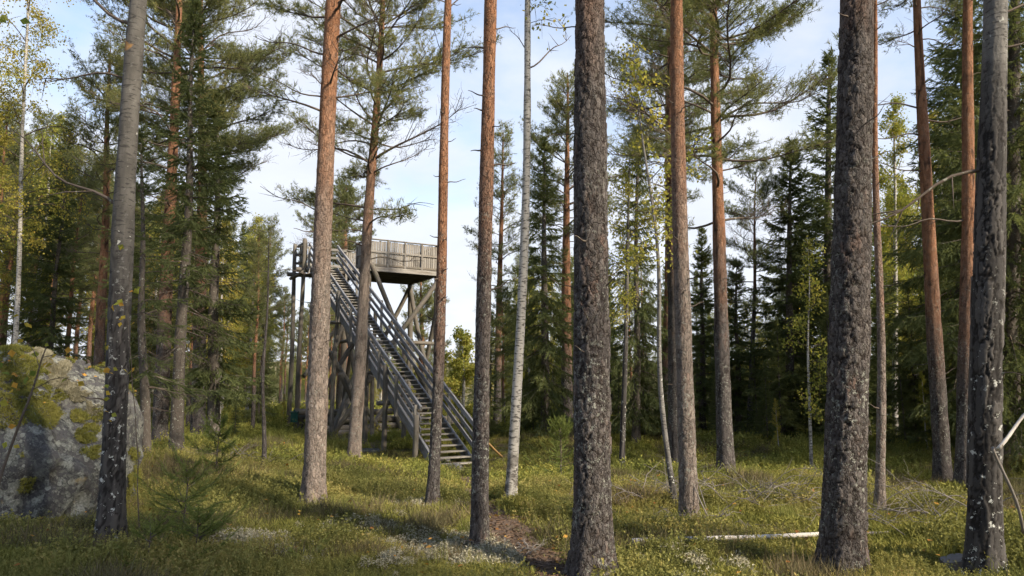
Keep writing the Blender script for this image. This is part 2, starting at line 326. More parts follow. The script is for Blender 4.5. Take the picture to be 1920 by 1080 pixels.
def rock(name='granite', lic=1.):
    n = N(name); p = n.oc(); a = n.noise(p, 2.2, 6, .6); f = n.noise(p, 30, 5, .7)
    c = n.mix(n.mr(a, .3, .7), (.030, .029, .031), (.085, .082, .080)); c = n.mix(n.mr(f, .35, .7, 0, .5), c, (.12, .115, .110))
    l = n.math('MULTIPLY', n.mr(n.noise(p, 5.5, 8, .72), .50, .535), n.mr(n.noise(p, 1.3, 4), .34, .50)); c = n.mix(n.math('MULTIPLY', l, lic), c, n.mix(n.mr(n.noise(p, 40, 4, .7), .4, .65), (.13, .132, .115), (.26, .265, .23)))
    v = n.vor(p, 11, 'F1'); sp_ = n.node('ShaderNodeSeparateColor'); n.link(n.vor(p, 11, 'F1', 'Color'), sp_.inputs[0]); rg = n.math('MULTIPLY', n.mr(n.math('ADD', v, n.math('MULTIPLY', n.noise(p, 30, 4, .7), .5)), .52, .56, 1, 0), n.mr(sp_.outputs[0], .70, .72)); c = n.mix(n.math('MULTIPLY', rg, lic * .7), c, (.27, .28, .24))
    l2 = n.mr(n.noise(p, 17, 7, .75), .53, .57); c = n.mix(n.math('MULTIPLY', l2, .7 * lic), c, (.15, .155, .13))
    c = n.mix(n.mr(n.noise(p, 4.5, 5), .60, .70, 0, .85), c, (.025, .024, .026))
    c = n.mix(n.mr(n.noise(p, 3.4, 5), .66, .74, 0, .7 * lic), c, (.22, .15, .05))
    return n.solid(c, .9, n.bump(n.math('ADD', n.noise(p, 12, 8, .7), n.math('MULTIPLY', l, .25)), .9, .03), .2)
M_GROUND, M_PATH, M_ROCK, M_STONE = ground_mat(), path_mat(), rock(), rock('field_stone', .5)
def water():
    n = N('lake_water'); b = n.node('ShaderNodeBsdfPrincipled'); b.inputs['Base Color'].default_value = (.03, .045, .055, 1); b.inputs['Roughness'].default_value = .08
    n.link(n.bump(n.noise(n.pos(), 1.2, 4), .25, .1), b.inputs['Normal']); return n.out(b.outputs[0])
def plain(name, c, r=.6): n = N(name); p = n.oc(); return n.solid(n.mix(n.noise(p, 20, 4), tuple(v * .8 for v in c), tuple(v * 1.15 for v in c)), r)

# ------------------------------------------------------------------ ground, path, lake
PATH = np.array([ghit(868, 895)[:2], ghit(884, 925)[:2], ghit(912, 965)[:2], ghit(965, 1010)[:2], ghit(1010, 1050)[:2], ghit(1030, 1078)[:2], [.5, 4.3], [.7, 2.0], [.8, -3]])
def pathdist(x, y):
    x = np.asarray(x, float); y = np.asarray(y, float); best = np.full(x.shape, 1e9)
    for a, b in zip(PATH[:-1], PATH[1:]):
        d = b - a; t = np.clip(((x - a[0]) * d[0] + (y - a[1]) * d[1]) / (d @ d), 0, 1)
        best = np.minimum(best, np.hypot(x - a[0] - t * d[0], y - a[1] - t * d[1]))
    return best
def polar(r0, r1, nr, na):
    r = np.concatenate([[0.01], np.geomspace(r0, r1, nr - 1)]); a = np.arange(na) / na * 2 * math.pi
    R, A = np.meshgrid(r, a, indexing='ij'); X = R * np.sin(A); Y = R * np.cos(A) + 0.0
    i = np.arange(nr - 1)[:, None] * na; j = np.arange(na)[None, :]; j2 = (j + 1) % na
    return X.ravel(), Y.ravel(), np.stack([i + j, i + na + j, i + na + j2, i + j2], -1).reshape(-1, 4)[:, ::-1]
gx, gy, gq = polar(.6, 900, 210, 330)
ground = obj('ground', mesh('ground', np.stack([gx, gy, hgt(gx, gy)], -1), [gq], M_GROUND), kind='structure')
def make_path():
    s = np.linspace(0, 1, 220); seg = np.r_[0, np.cumsum(np.hypot(*np.diff(PATH, axis=0).T))]; q = np.stack([np.interp(s * seg[-1], seg, PATH[:, k]) for k in (0, 1)], -1)
    for _ in range(25): q[1:-1] = (q[:-2] + q[2:] + 2 * q[1:-1]) / 4
    t = nrm(np.gradient(q, axis=0)); nn = np.stack([-t[:, 1], t[:, 0]], -1); m = 13; V = []
    for k in range(m):
        u = k / (m - 1) * 2 - 1; wd = .25 + .2 * (vnoise(np.stack([s * 40, np.full_like(s, u > 0), s * 0], -1), 5) - .3)
        p = q + nn * (u * wd)[:, None]; V.append(np.column_stack([p, hgt(p[:, 0], p[:, 1]) + .012 * (1 - u ** 6) - .014 * (abs(u) > .99)]))
    V = np.stack(V, 1).reshape(-1, 3); i = np.arange(len(s) - 1)[:, None] * m; j = np.arange(m - 1)[None]
    obj('path', mesh('path', V, [np.stack([i + j, i + j + 1, i + m + j + 1, i + m + j], -1).reshape(-1, 4)], M_PATH), kind='structure')
make_path()
lx, ly, lq = polar(1, 400, 30, 64)
obj('lake', mesh('lake', np.stack([lx * .8, ly, 0 * lx], -1), [lq], water()), None, (150, 250, -4.3), kind='structure')

# ------------------------------------------------------------------ trees
def axis_fn(B, T, H, bend, seed):
    """trunk axis relative to the base: passes through 0 and T-B, wobbling a little"""
    d = (T - B); d = d / d[2]; rs = np.random.default_rng(seed); a1, a2, p1, p2 = rs.normal(size=4)
    def f(z):
        z = np.asarray(z, float); s = bend * np.sin(z / H * 2 * math.pi * 1.3 + p1) - bend * math.sin(p1); s2 = bend * .6 * np.sin(z / H * 2 * math.pi * 2.1 + p2) - bend * .6 * math.sin(p2)
        return np.stack([d[0] * z + s * a1 / (abs(a1) + .5), d[1] * z + s2, z], -1)
    return f
def trunk_mesh(name, ax, H, r0, kind, mat, detail, zfine, seed, flare=.35):
    sides, dz = {3: (80, .014), 2: (40, .03), 1: (14, .22), 0: (7, .9)}[detail]
    z = np.concatenate([[-.25], np.arange(-.1, zfine, dz), np.linspace(zfine, H, max(4, int((H - zfine) / max(dz * 4, .35))))])
    rz = r0 * (np.clip(1 - z / H, 0, 1) ** .72 * .97 + .03) * (1 + flare * np.exp(-np.clip(z, 0, None) / .22))
    a = np.arange(sides) / sides * 2 * math.pi
    lob = 1 + (.10 * np.exp(-np.clip(z, 0, None) / .25))[:, None] * np.cos(a * 5 + seed)[None] * flare / .35
    R = rz[:, None] * lob; Z = np.repeat(z[:, None], sides, 1); A = np.repeat(a[None], len(z), 0)
    c = np.stack([np.cos(A) * R, np.sin(A) * R, Z], -1).reshape(-1, 3); zf = Z.ravel()
    if kind in ('pine', 'aspen') and detail >= 1:
        s = (11 if detail == 3 else 16) * (.16 / max(r0, .08)) ** .4 * 1.7
        st = (1, 1, .40) if kind == 'pine' else (1, 1, .11)
        q = c * s * np.array(st); q = q + .9 * np.stack([fbm(c * 22, seed, 3), fbm(c * 22, seed + 11, 3), fbm(c * 14, seed + 22, 3)], -1)
        f1, f2, cell = voro(q, seed); crack = f2 - f1
        fade = sstep(r0 * 10, r0 * 55, zf) if kind == 'pine' else sstep(2.4, 5.2, zf)
        dep = r0 * (.10 if detail == 3 else .075) * (1.1 if kind == 'aspen' else 1) * (1 - .75 * fade)
        h = sstep(0, .13, crack) * (.35 + .9 * cell) + .45 * fbm(c * 45 * np.array([1, 1, .6]), seed + 4, 3)
        dr = dep * (h - .7)
    else:
        crack = np.full(len(c), .3); cell = vnoise(c * 6, seed); dr = r0 * .05 * (fbm(c * 9, seed, 3) - .5)
    dr = dr + r0 * .10 * (vnoise(c * np.array([3, 3, 1.6]), seed + 7) - .5)
    rad = np.hypot(c[:, 0], c[:, 1]); k = (rad + dr) / np.maximum(rad, 1e-5)
    V = np.stack([c[:, 0] * k, c[:, 1] * k, c[:, 2]], -1); o = ax(zf); V[:, :2] += o[:, :2]
    i = np.arange(len(z) - 1)[:, None] * sides; j = np.arange(sides)[None]; j2 = (j + 1) % sides
    F_ = np.stack([i + j, i + j2, i + sides + j2, i + sides + j], -1).reshape(-1, 4)
    return mesh(name, V, [F_], mat, dict(h=zf, crack=crack, cell=cell))
def rad_at(r0, H, z): return r0 * (max(0, 1 - z / H) ** .72 * .97 + .03)

def pine_crown(ax, H, z0, R, r0, seed, dens=1., nl=.10, nw=.0135, k=17, dead=.25, zmax=None, shape=.45):
    rng = np.random.default_rng(seed); tb = TB(); SP, SD, SL, SR, SH = [], [], [], [], []; z = z0
    while z < H - .25:
        t = (z - z0) / (H - z0); nb = rng.integers(2, 5) if t > .15 else rng.integers(1, 3)
        az0 = rng.random() * 6.28
        for b in range(nb):
            az = az0 + b * 6.28 / nb + rng.normal() * .35; zz = z + rng.normal() * .12
            prof = (min(1, .55 + t / shape * .45) if t < shape else ((1 - t) / (1 - shape)) ** .7)
            L = R * (prof * .9 + .08) * rng.uniform(.6, 1.12)
            e = math.radians(rng.uniform(-8, 16) + 46 * t); o = np.array([math.cos(az), math.sin(az), 0]); sd_ = np.array([-o[1], o[0], 0])
            s = np.linspace(0, 1, 8); wob = rng.normal(size=2) * .10 * L; bendv = rng.normal() * .10
            p = ax(zz) + o * (s * L * math.cos(e))[:, None] + sd_ * (bendv * L * s * s + wob[0] * np.sin(s * 6) * .5)[:, None]
            p[:, 2] += s * L * math.sin(e) - .16 * L * s * s * (1 - t) + .14 * L * s ** 3 + wob[1] * np.sin(s * 5) * .5
            rb = max(.007, min(.3 * rad_at(r0, H, zz) + .005, .0105 * L + .008)); tb.add(p, rb * (1 - .8 * s), 5); hi_ = zmax is not None and zz > zmax
            if rng.random() < dead * (1 - t) * 1.6: isdead = True
            else: isdead = False
            m = int((5 + L * 7.5) * (1 if not isdead else .6) * (.5 if hi_ else 1)); start = .22 if t > .3 else .34
            for i in range(m):
                u = start + (1 - start) * (i + rng.random()) / m; j = u * 7; j0 = min(6, int(j)); bp = p[j0] + (p[j0 + 1] - p[j0]) * (j - j0); td = nrm(p[j0 + 1] - p[j0])
                sg = 1 if rng.random() < .5 else -1; sl = L * rng.uniform(.16, .36) * (1.15 - .6 * u) + .08
                d = nrm(td * rng.uniform(.4, .9) + sd_ * sg * rng.uniform(.4, .9) + np.array([0, 0, rng.uniform(-.22, .42)]))
                d2 = nrm(d + np.array([0, 0, rng.uniform(-.1, .45)]))
                tb.add(np.stack([bp, bp + (d + d2) * sl * .5]), np.array([.007, .003]) * (.7 + .3 * L), 3)
                ns = int(max(3, sl * 21 * dens))
                cl = rng.random()
                for w in range(ns):
                    v = .3 + .7 * (w + rng.random()) / ns; a_ = bp + d * sl * min(v, .5) + d2 * sl * max(0, v - .5)
                    dd = nrm(d2 * .6 + rng.normal(size=3) * .45 + np.array([0, 0, .32])); ln = rng.uniform(.07, .18); a_ = a_ + rng.normal(size=3) * .065
                    if isdead:
                        if rng.random() < .7: tb.add(np.stack([a_, a_ + dd * ln, a_ + dd * ln * 1.8 + rng.normal(size=3) * .04]), np.array([.004, .003, .0015]), 3)
                        continue
                    SH.append(hi_); SP.append(a_); SD.append(dd); SL.append(ln); SR.append(np.clip(.25 * cl + .55 * rng.random() + .1 + .15 * (dd[2] > .4), 0, 1))
        z += rng.uniform(.26, .5) * (1.15 - .4 * t) / max(.6, dens ** .5)
    SP, SD, SL, SR, SH = map(np.array, (SP, SD, SL, SR, SH)); G = []
    for m_, k_, w_ in ((~SH, k, nw), (SH, max(4, k // 3), nw * 2.4)):
        if m_.any(): G.append(brush(SP[m_], SD[m_], SL[m_], k_, nl, w_, .62, rng, SR[m_]))
    V, Fc, A = merge(G)
    wv, wq = tb.out(); return (wv, wq), (V, Fc, A)

def spruce_crown(ax, H, z0, R, r0, seed, dens=1., nl=.075, nw=.016, k=9, droop=1., hang=.5, wz=.26, lowdead=0.):
    rng = np.random.default_rng(seed); tb = TB(); P, D, L_, RN = [], [], [], []; z = z0; lop = rng.random() * 6.28; la = rng.uniform(.08, .28)
    while z < H - .06:
        t = (z - z0) / (H - z0); nb = rng.integers(4, 7); az0 = rng.random() * 6.28
        for b in range(nb):
            az = az0 + b * 6.28 / nb + rng.normal() * .3; zz = z + rng.uniform(-.1, .1) * wz * 3
            L = R * ((1 - t) ** .8 * .95 + .04) * rng.uniform(.62, 1.12)
            if t < .12: L *= .7 + 2.5 * t
            L *= 1 + la * math.cos(az - lop + 2.5 * t)
            if rng.random() < .10: L *= .35
            e = math.radians(48 * t ** 1.5 - 16 * droop * (1 - t) + rng.normal() * 6); o = np.array([math.cos(az), math.sin(az), 0]); sd_ = np.array([-o[1], o[0], 0])
            s = np.linspace(0, 1, 6); p = ax(zz) + o * (s * L * math.cos(e))[:, None] + sd_ * (rng.normal() * .06 * L * s * s)[:, None]
            p[:, 2] += s * L * math.sin(e) - .24 * droop * L * s * s + .24 * L * s ** 3.5
            tb.add(p, max(.006, .011 * L) * (1 - .85 * s), 4); dl = rng.random() < lowdead * (1 - t * 3)
            m = int((6 + 13.5 * L) * dens); cl = rng.random()
            if dl: m = int(m * .5)
            for i in range(m):
                u = .12 + .88 * (i + rng.random()) / m; j = u * 5; j0 = min(4, int(j)); bp = p[j0] + (p[j0 + 1] - p[j0]) * (j - j0); td = nrm(p[j0 + 1] - p[j0])
                sg = 1 if i % 2 else -1; sl = (L * rng.uniform(.18, .34) * (1.25 - .8 * u) + .05); hg = hang * rng.uniform(.3, 1.3)
                d = nrm(td * .75 + sd_ * sg * .75 * rng.uniform(.5, 1) + np.array([0, 0, -hg * .8]))
                if dl:
                    tb.add(np.stack([bp, bp + d * sl * .6, bp + d * sl + np.array([0, 0, -.08])]), np.array([.004, .003, .0015]), 3); continue
                nseg = max(1, int(sl / .11))
                for w in range(nseg):
                    a_ = bp + d * (sl * w / nseg) + np.array([0, 0, -.22 * hg * sl * (w / nseg) ** 2]); P.append(a_); D.append(nrm(d + rng.normal(size=3) * .22)); L_.append(sl / nseg * 1.15)
                    RN.append(np.clip(.2 * cl + .45 * rng.random() + .35 * u * (w + 1) / nseg, 0, 1))
            if not dl:
                for u in np.linspace(.2, .97, max(3, int(L * 7))):
                    j = u * 5; j0 = min(4, int(j)); P.append(p[j0] + (p[j0 + 1] - p[j0]) * (j - j0)); D.append(nrm(p[j0 + 1] - p[j0])); L_.append(.12); RN.append(.3 + .5 * rng.random() * u)
        z += wz * rng.uniform(.6, 1.45) * (1.1 - .5 * t)
    P, D, L_, RN = map(np.array, (P, D, L_, RN))
    V, Fc, A = brush(P, D, L_, k, nl, nw, .5, rng, RN, .25)
    V2, F2, A2 = blades(P, D, L_ * 1.25, np.full(len(P), nw * 2.2), RN * .6, rng)
    wv, wq = tb.out(); return (wv, wq), merge([(V, Fc, A), (V2, F2, A2)])

def leaf_crown(ax, H, z0, R, r0, seed, nleaf=9000, size=.06, up=38, bias=0., hang=.25, clump=.5):
    rng = np.random.default_rng(seed); tb = TB(); pts = []; z = z0; dirs = []; cl = []
    while z < H - .2:
        t = (z - z0) / (H - z0); az = rng.random() * 6.28; o = np.array([math.cos(az), math.sin(az), 0]); sd_ = np.array([-o[1], o[0], 0])
        prof = min(1, .5 + t / .3 * .5) if t < .3 else ((1 - t) / .7) ** .7
        L = R * (prof * .95 + .1) * rng.uniform(.5, 1.15); e = math.radians(up + 25 * t + rng.normal() * 10); s = np.linspace(0, 1, 7)
        p = ax(z) + o * (s * L * math.cos(e))[:, None] + sd_ * (rng.normal() * .15 * L * s ** 2)[:, None]; p[:, 2] += s * L * math.sin(e) - hang * L * s ** 2.4
        tb.add(p, max(.006, .010 * L) * (1 - .85 * s), 4); c0 = rng.random()
        for i in range(int(4 + L * 7)):
            u = rng.uniform(.2, 1); j = u * 6; j0 = min(5, int(j)); bp = p[j0] + (p[j0 + 1] - p[j0]) * (j - j0); td = nrm(p[j0 + 1] - p[j0])
            d = nrm(td * .6 + rng.normal(size=3) * .6); sl = L * rng.uniform(.12, .32) + .1; q = np.stack([bp, bp + d * sl * .5, bp + d * sl + np.array([0, 0, -hang * sl])])
            tb.add(q, np.array([.005, .0035, .0015]), 3); v = rng.random((14, 1)); pts.append(q[0] + (q[2] - q[0]) * v + rng.normal(size=(14, 3)) * .05 * (1 + L * .4)); cl.append(np.full(14, clump * (.5 * c0 + .5 * rng.random())))
        z += rng.uniform(.10, .26)
    pts = np.concatenate(pts); cl = np.concatenate(cl); n = min(nleaf, len(pts) * 3); ix = rng.integers(0, len(pts), n)
    P = pts[ix] + rng.normal(size=(n, 3)) * .06; Dv = nrm(rng.normal(size=(n, 3)) + np.array([0, 0, -.6])); Nv = nrm(rng.normal(size=(n, 3)) + np.array([0, 0, .5]))
    V, Fc, A = leafs(P, Dv, Nv, size * rng.uniform(.6, 1.25, n), np.clip(cl[ix] + (1 - clump) * rng.random(n) + bias, 0, 1))
    wv, wq = tb.out(); return (wv, wq), (V, Fc, A)

def dead_branch(parent, ax, r0, H, z, az, L, elev=10, twigs=4, seed=0, rb=None, curl=0., mat=None, name='dead_branch'):
    rng = np.random.default_rng(seed + int(z * 100)); o = np.array([math.cos(az), math.sin(az), 0]); s = np.linspace(0, 1, 10); e = math.radians(elev)
    sd_ = np.array([-o[1], o[0], 0]); p = ax(z) + o * (s * L * math.cos(e) + rad_at(r0, H, z) * .4)[:, None] + sd_ * (np.sin(s * 5 + seed) * .05 * L * s)[:, None]
    p[:, 2] += s * L * math.sin(e) + curl * L * s * s + .03 * L * np.sin(s * 9 + seed)
    tb = TB(); rb = rb or max(.006, .012 * L); tb.add(p, rb * (1 - .8 * s) + .001, 6)
    for i in range(twigs):
        u = rng.uniform(.3, 1); j0 = int(u * 8.9); d = nrm(nrm(p[j0 + 1] - p[j0]) + rng.normal(size=3) * .7); l = L * rng.uniform(.1, .35)
        tb.add(np.stack([p[j0], p[j0] + d * l * .5, p[j0] + d * l + np.array([0, 0, rng.uniform(-.1, .1) * l])]), np.array([rb * .4, rb * .3, .001]), 4)
    V, q = tb.out(); return obj(name, mesh(name, V, [q], mat or M_TW, smooth=True), parent)

TREES = []
def tree(sp, name, label, base, top, wpx, H, group, seed, detail=None, crown=None, dead=(), stubs=0, bend=.04, d=None, zfine=None, orange=4., lichen=1., rough=3., tone=0., flare=.4):
    """base = pixel of the foot, top = a pixel higher up on the trunk, wpx = trunk width (photo pixels) half-way up"""
    B = ghit(*base) if d is None else None
    if B is None: B = at(base[0], base[1], d); B[2] = h1(B[0], B[1])
    dist = B[1]; T = at(top[0], top[1], dist); r0 = wpx / F * dist / 2
    zmid = (T[2] - B[2]) * .4; r0 = r0 / max(.5, (1 - zmid / H) ** .72)
    ax = axis_fn(B, T, H, bend, seed)
    if detail is None: detail = 3 if dist < 7 else 2 if dist < 12.5 else 1
    vis = EYE + dist * .60 - B[2] + .3
    t = thing(name, label, {'pine': 'pine tree', 'spruce': 'spruce tree', 'birch': 'birch tree', 'aspen': 'aspen tree'}[sp], B, group)
    mat = dict(pine=M_BP, spruce=M_BS, birch=M_BB, aspen=M_BA)[sp]
    tr = obj('trunk', trunk_mesh('trunk', ax, H, r0, sp, mat, detail, min(H * .9, zfine or vis), seed, flare), t)
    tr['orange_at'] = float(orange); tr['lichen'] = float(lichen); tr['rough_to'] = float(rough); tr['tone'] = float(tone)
    if crown:
        kw = dict(crown); kind = kw.pop('kind', sp); mt = kw.pop('mat', None)
        if kind in ('pine', 'spruce') and 'nl' not in kw:
            q_ = 1 + .5 * min(1, max(0, (dist - 13) / 9)); kw.update(dict(nl=.078 * q_ ** .6, nw=.0085 * q_ ** 1.2, k=int(16 / q_ ** 1.1)) if kind == 'pine' else dict(nl=.07 * q_, nw=.0145 * q_, k=int(9.5 / q_)))
        if kind == 'pine': kw['zmax'] = vis + .4
        fn = dict(pine=pine_crown, spruce=spruce_crown, birch=leaf_crown, aspen=leaf_crown)[kind]
        (wv, wq), (V, Fc, A) = fn(ax, H, kw.pop('z0'), kw.pop('R'), r0, seed, **kw)
        obj('branches', mesh('branches', wv, [wq], M_TW), t, kind='stuff')
        obj('crown', mesh('crown', V, [Fc], mt or dict(pine=M_PINE, spruce=M_SPRUCE, birch=M_BIRCH, aspen=M_ASPEN)[kind], dict(rnd=A), smooth=False), t)
    for i, (z, az, L, e, tw, cu) in enumerate(dead): dead_branch(t, ax, r0, H, z, math.radians(az), L, e, tw, seed + i, curl=cu)
    rng = np.random.default_rng(seed + 77)
    for i in range(stubs):
        z = rng.uniform(1.2, min(H * .7, vis)); dead_branch(t, ax, r0, H, z, rng.random() * 6.28, r0 * 1.0 + rng.uniform(.03, .22), rng.uniform(-5, 30), 0, seed + i, rb=rng.uniform(.006, .012), name='branch_stub')
    TREES.append((B, r0)); return t, ax, r0, H

# --- foreground trunks
NEAR = 'trunks standing close to the viewer'; MID = 'trees around the clearing'
tree('pine', 'pine_tree', 'thick dark scaly pine trunk standing nearest the middle of the picture', (1112, 1084), (1106, 0), 65, 21, NEAR, 11, stubs=9, orange=5.8, bend=.02,
     dead=[(2.45, 172, .34, 18, 1, .1), (2.55, -5, .26, 20, 0, .2), (4.95, 175, .5, 8, 2, 0), (3.95, 172, .35, -4, 0, 0)])
tree('pine', 'pine_tree', 'thick dark flaky-barked pine trunk left of the black and grey aspen', (1578, 1084), (1607, 0), 68, 21, NEAR, 23, stubs=8, orange=6.4, bend=.02)
t_ra = tree('aspen', 'aspen_tree', 'grey aspen trunk with black fissured lower bark near the picture\'s right edge', (1845, 1084), (1857, 0), 50, 17, NEAR, 35, rough=4.7, tone=.55, bend=.03, stubs=1,
     dead=[(4.75, 0, .9, 8, 3, 0), (5.1, 10, 1.1, 14, 3, 0), (3.6, 175, 1.5, -22, 5, -.1)])
t_la = tree('aspen', 'aspen_tree', 'slim grey aspen trunk in front of the mossy boulder', (205, 1024), (264, 0), 38, 15, NEAR, 41, rough=2.5, tone=.0, bend=.05, stubs=2,
     dead=[(5.35, 168, 1.7, 28, 4, .18), (5.75, 172, 1.3, 4, 5, .0), (4.75, 176, 1.05, 6, 5, -.12), (3.35, 170, 1.55, 22, 5, .22)])
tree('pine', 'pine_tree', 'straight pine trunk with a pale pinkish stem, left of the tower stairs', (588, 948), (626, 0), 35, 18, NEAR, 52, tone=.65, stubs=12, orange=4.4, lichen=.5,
     dead=[(5.6, 200, 1.0, 10, 5, .1), (3.1, 190, .7, 8, 3, -.1), (6.3, 170, 1.2, 16, 6, 0), (4.0, 188, .85, 14, 4, .1)], crown=dict(z0=5.4, R=2.2, dens=1.0, dead=.35))
tree('pine', 'pine_tree', 'slim dark-footed pine trunk crossing the foot of the tower stairs', (898, 1030), (913, 0), 28, 19, NEAR, 63, stubs=14, orange=3.6)
tree('pine', 'pine_tree', 'thin crooked reddish pine stem in front of the stairs', (810, 954), (847, 0), 19, 15, NEAR, 74, stubs=22, orange=2.6, bend=.09,
     dead=[(6.9, 155, .75, 25, 6, .1), (6.75, 10, .75, 40, 5, .15), (6.0, 150, .55, 65, 4, 0)], crown=dict(z0=7.6, R=1.1, dens=.8, dead=.5))
tree('birch', 'birch_tree', 'slender white birch between the two pine trunks right of the stairs', (958, 940), (988, 0), 17, 13, NEAR, 85, bend=.06,
     dead=[(6.3, 35, 1.15, 40, 7, .05), (6.6, 150, .6, 55, 3, 0)], crown=dict(z0=7.0, R=1.4, nleaf=1500, size=.06, hang=.45))
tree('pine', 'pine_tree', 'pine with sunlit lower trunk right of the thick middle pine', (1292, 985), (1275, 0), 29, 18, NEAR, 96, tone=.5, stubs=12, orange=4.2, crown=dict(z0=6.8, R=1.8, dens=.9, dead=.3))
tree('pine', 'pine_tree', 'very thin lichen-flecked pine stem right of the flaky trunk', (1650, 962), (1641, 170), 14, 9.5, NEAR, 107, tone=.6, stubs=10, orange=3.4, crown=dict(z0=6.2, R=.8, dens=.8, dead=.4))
tree('aspen', 'aspen_tree', 'thin leaning pale sapling stem with a crooked top beside the sunlit pine', (1266, 950), (1228, 500), 9, 6.6, NEAR, 118, rough=.4, tone=.4, bend=.10, crown=dict(z0=3.2, R=.85, nleaf=1100, size=.06, bias=.12, mat=M_BIRCH))
# --- trees in the middle distance
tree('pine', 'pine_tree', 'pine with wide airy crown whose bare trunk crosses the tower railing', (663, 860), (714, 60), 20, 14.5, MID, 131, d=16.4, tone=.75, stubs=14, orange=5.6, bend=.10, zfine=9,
     dead=[(4.6, 10, 1.25, 4, 9, -.12), (5.2, 185, 1.3, 6, 9, 0), (5.7, 0, 1.5, 10, 9, -.05)], crown=dict(z0=4.9, R=3.0, dens=1.05, dead=.30))
tree('pine', 'pine_tree', 'broad-crowned dark pine reaching over the gap in the middle right', (1362, 895), (1335, 0), 24, 13.5, MID, 142, stubs=10, orange=3.8, zfine=9.5, crown=dict(z0=4.6, R=3.1, dens=1.15, dead=.3))
tree('pine', 'pine_tree', 'shaded grey pine trunk half hidden behind the sunlit pine', (1268, 876), (1262, 300), 27, 16, MID, 153, stubs=6, orange=6, crown=dict(z0=7.4, R=2.5, dens=1.05))
tree('pine', 'pine_tree', 'narrow orange pine trunk just left of the sunlit pine', (1248, 838), (1250, 150), 13, 14, MID, 164, d=21, stubs=8, orange=2.5, crown=dict(z0=7.0, R=2.0, dens=1.1))
tree('pine', 'pine_tree', 'leaning pine with orange upper trunk in front of the right-hand spruces', (1770, 915), (1722, 0), 24, 15, MID, 175, stubs=10, orange=3.2, zfine=8,
     dead=[(7.5, 175, 1.5, 6, 7, 0), (6.9, 178, 1.3, 0, 6, -.08), (6.1, 185, 1.2, 12, 6, 0), (7.2, 5, 1.4, 4, 5, 0)], crown=dict(z0=8.8, R=1.9, dens=.9))
tree('pine', 'pine_tree', 'orange flaky pine trunk partly hidden behind the right edge aspen', (1808, 918), (1813, 0), 25, 16, MID, 186, stubs=8, orange=3.0, zfine=8, dead=[(5.0, 185, 1.6, -4, 6, -.05)], crown=dict(z0=9.5, R=2, dens=.8))
tree('pine', 'pine_tree', 'tall pine with orange trunk and full crown behind the white birch', (1062, 797), (1064, 250), 17, 12.6, MID, 197, d=25, stubs=6, orange=2.6, crown=dict(z0=5.2, R=2.2, dens=1.35))
tree('pine', 'pine_tree', 'spindly pine with a sparse pointed crown behind the slim dark-footed pine', (932, 803), (945, 200), 10, 12.2, MID, 208, d=28, orange=3, crown=dict(z0=4.2, R=1.6, dens=1.0, dead=.3, shape=.25))
tree('pine', 'pine_tree', 'sparse thin dark-stemmed pine between the broad-crowned pine and the right spruces', (1405, 822), (1416, 380), 8, 8.8, MID, 219, d=23, orange=5, crown=dict(z0=3.9, R=1.9, dens=1.1, dead=.3))
tree('pine', 'pine_tree', 'orange-stemmed pine with dark crown rising above the left spruce', (298, 842), (338, 0), 22, 16.5, MID, 230, d=17.5, stubs=8, orange=3.5, zfine=10, crown=dict(z0=5.6, R=2.7, dens=1.1, dead=.2))
tree('pine', 'pine_tree', 'bushy pine with lit crown at the top left, right of the grey aspen', (372, 830), (378, 30), 20, 15, MID, 241, d=20, orange=4, crown=dict(z0=5.5, R=3.0, dens=1.15))
tree('pine', 'pine_tree', 'small flat-crowned pine seen left of the grey aspen', (182, 812), (205, 150), 15, 12, MID, 252, d=21, orange=3, stubs=4, crown=dict(z0=5.2, R=1.9, dens=1.0, dead=.35))
tree('spruce', 'spruce_tree', 'bushy dark spruce with lichen-grey trunk right of the grey aspen', (330, 852), (352, 330), 20, 9.6, MID, 263, stubs=0, detail=1, crown=dict(z0=2.0, R=1.5, dens=1.0, lowdead=1.2, hang=.8))
tree('spruce', 'spruce_tree', 'dense green spruce left of the tower', (400, 838), (408, 300), 18, 9.0, MID, 274, d=17.5, detail=1, crown=dict(z0=1.3, R=1.35, dens=1.2, hang=.9))
tree('spruce', 'spruce_tree', 'young spruce with feathery boughs in shade behind the grey aspen', (272, 872), (268, 480), 15, 6.2, MID, 285, d=13.2, detail=1, crown=dict(z0=.9, R=1.25, dens=1.0, nl=.05, nw=.010, k=10, lowdead=.8), lichen=1)
tree('spruce', 'spruce_tree', 'large dark spruce with drooping boughs filling the right edge', (1893, 868), (1900, 200), 34, 15, MID, 296, d=16, detail=1, crown=dict(z0=1.2, R=2.7, dens=1.1, hang=1.1, droop=1.3))
tree('spruce', 'spruce_tree', 'dark spruce between the leaning pine and the right edge aspen', (1800, 850), (1806, 200), 24, 13.5, MID, 307, d=19, detail=1, crown=dict(z0=1.0, R=2.5, dens=1.05, hang=1.0, droop=1.2))
tree('spruce', 'spruce_tree', 'pointed spruce rising left of the flaky-barked trunk', (1548, 838), (1554, 60), 16, 13.0, MID, 318, d=23.2, detail=1, crown=dict(z0=.8, R=2.3, dens=.9, hang=.7, wz=.29))
tree('spruce', 'spruce_tree', 'shorter spruce with bluish boughs left of the pointed spruce', (1476, 838), (1480, 370), 14, 9.4, MID, 329, d=22, detail=1, crown=dict(z0=.7, R=2.1, dens=1.0, hang=.7))
tree('spruce', 'spruce_tree', 'ragged dark spruce hung with thin curtains right of the thick middle pine', (1192, 832), (1194, 380), 12, 9.4, MID, 340, d=20.5, detail=1, crown=dict(z0=.9, R=1.5, dens=.85, hang=1.3, droop=1.5, wz=.3))
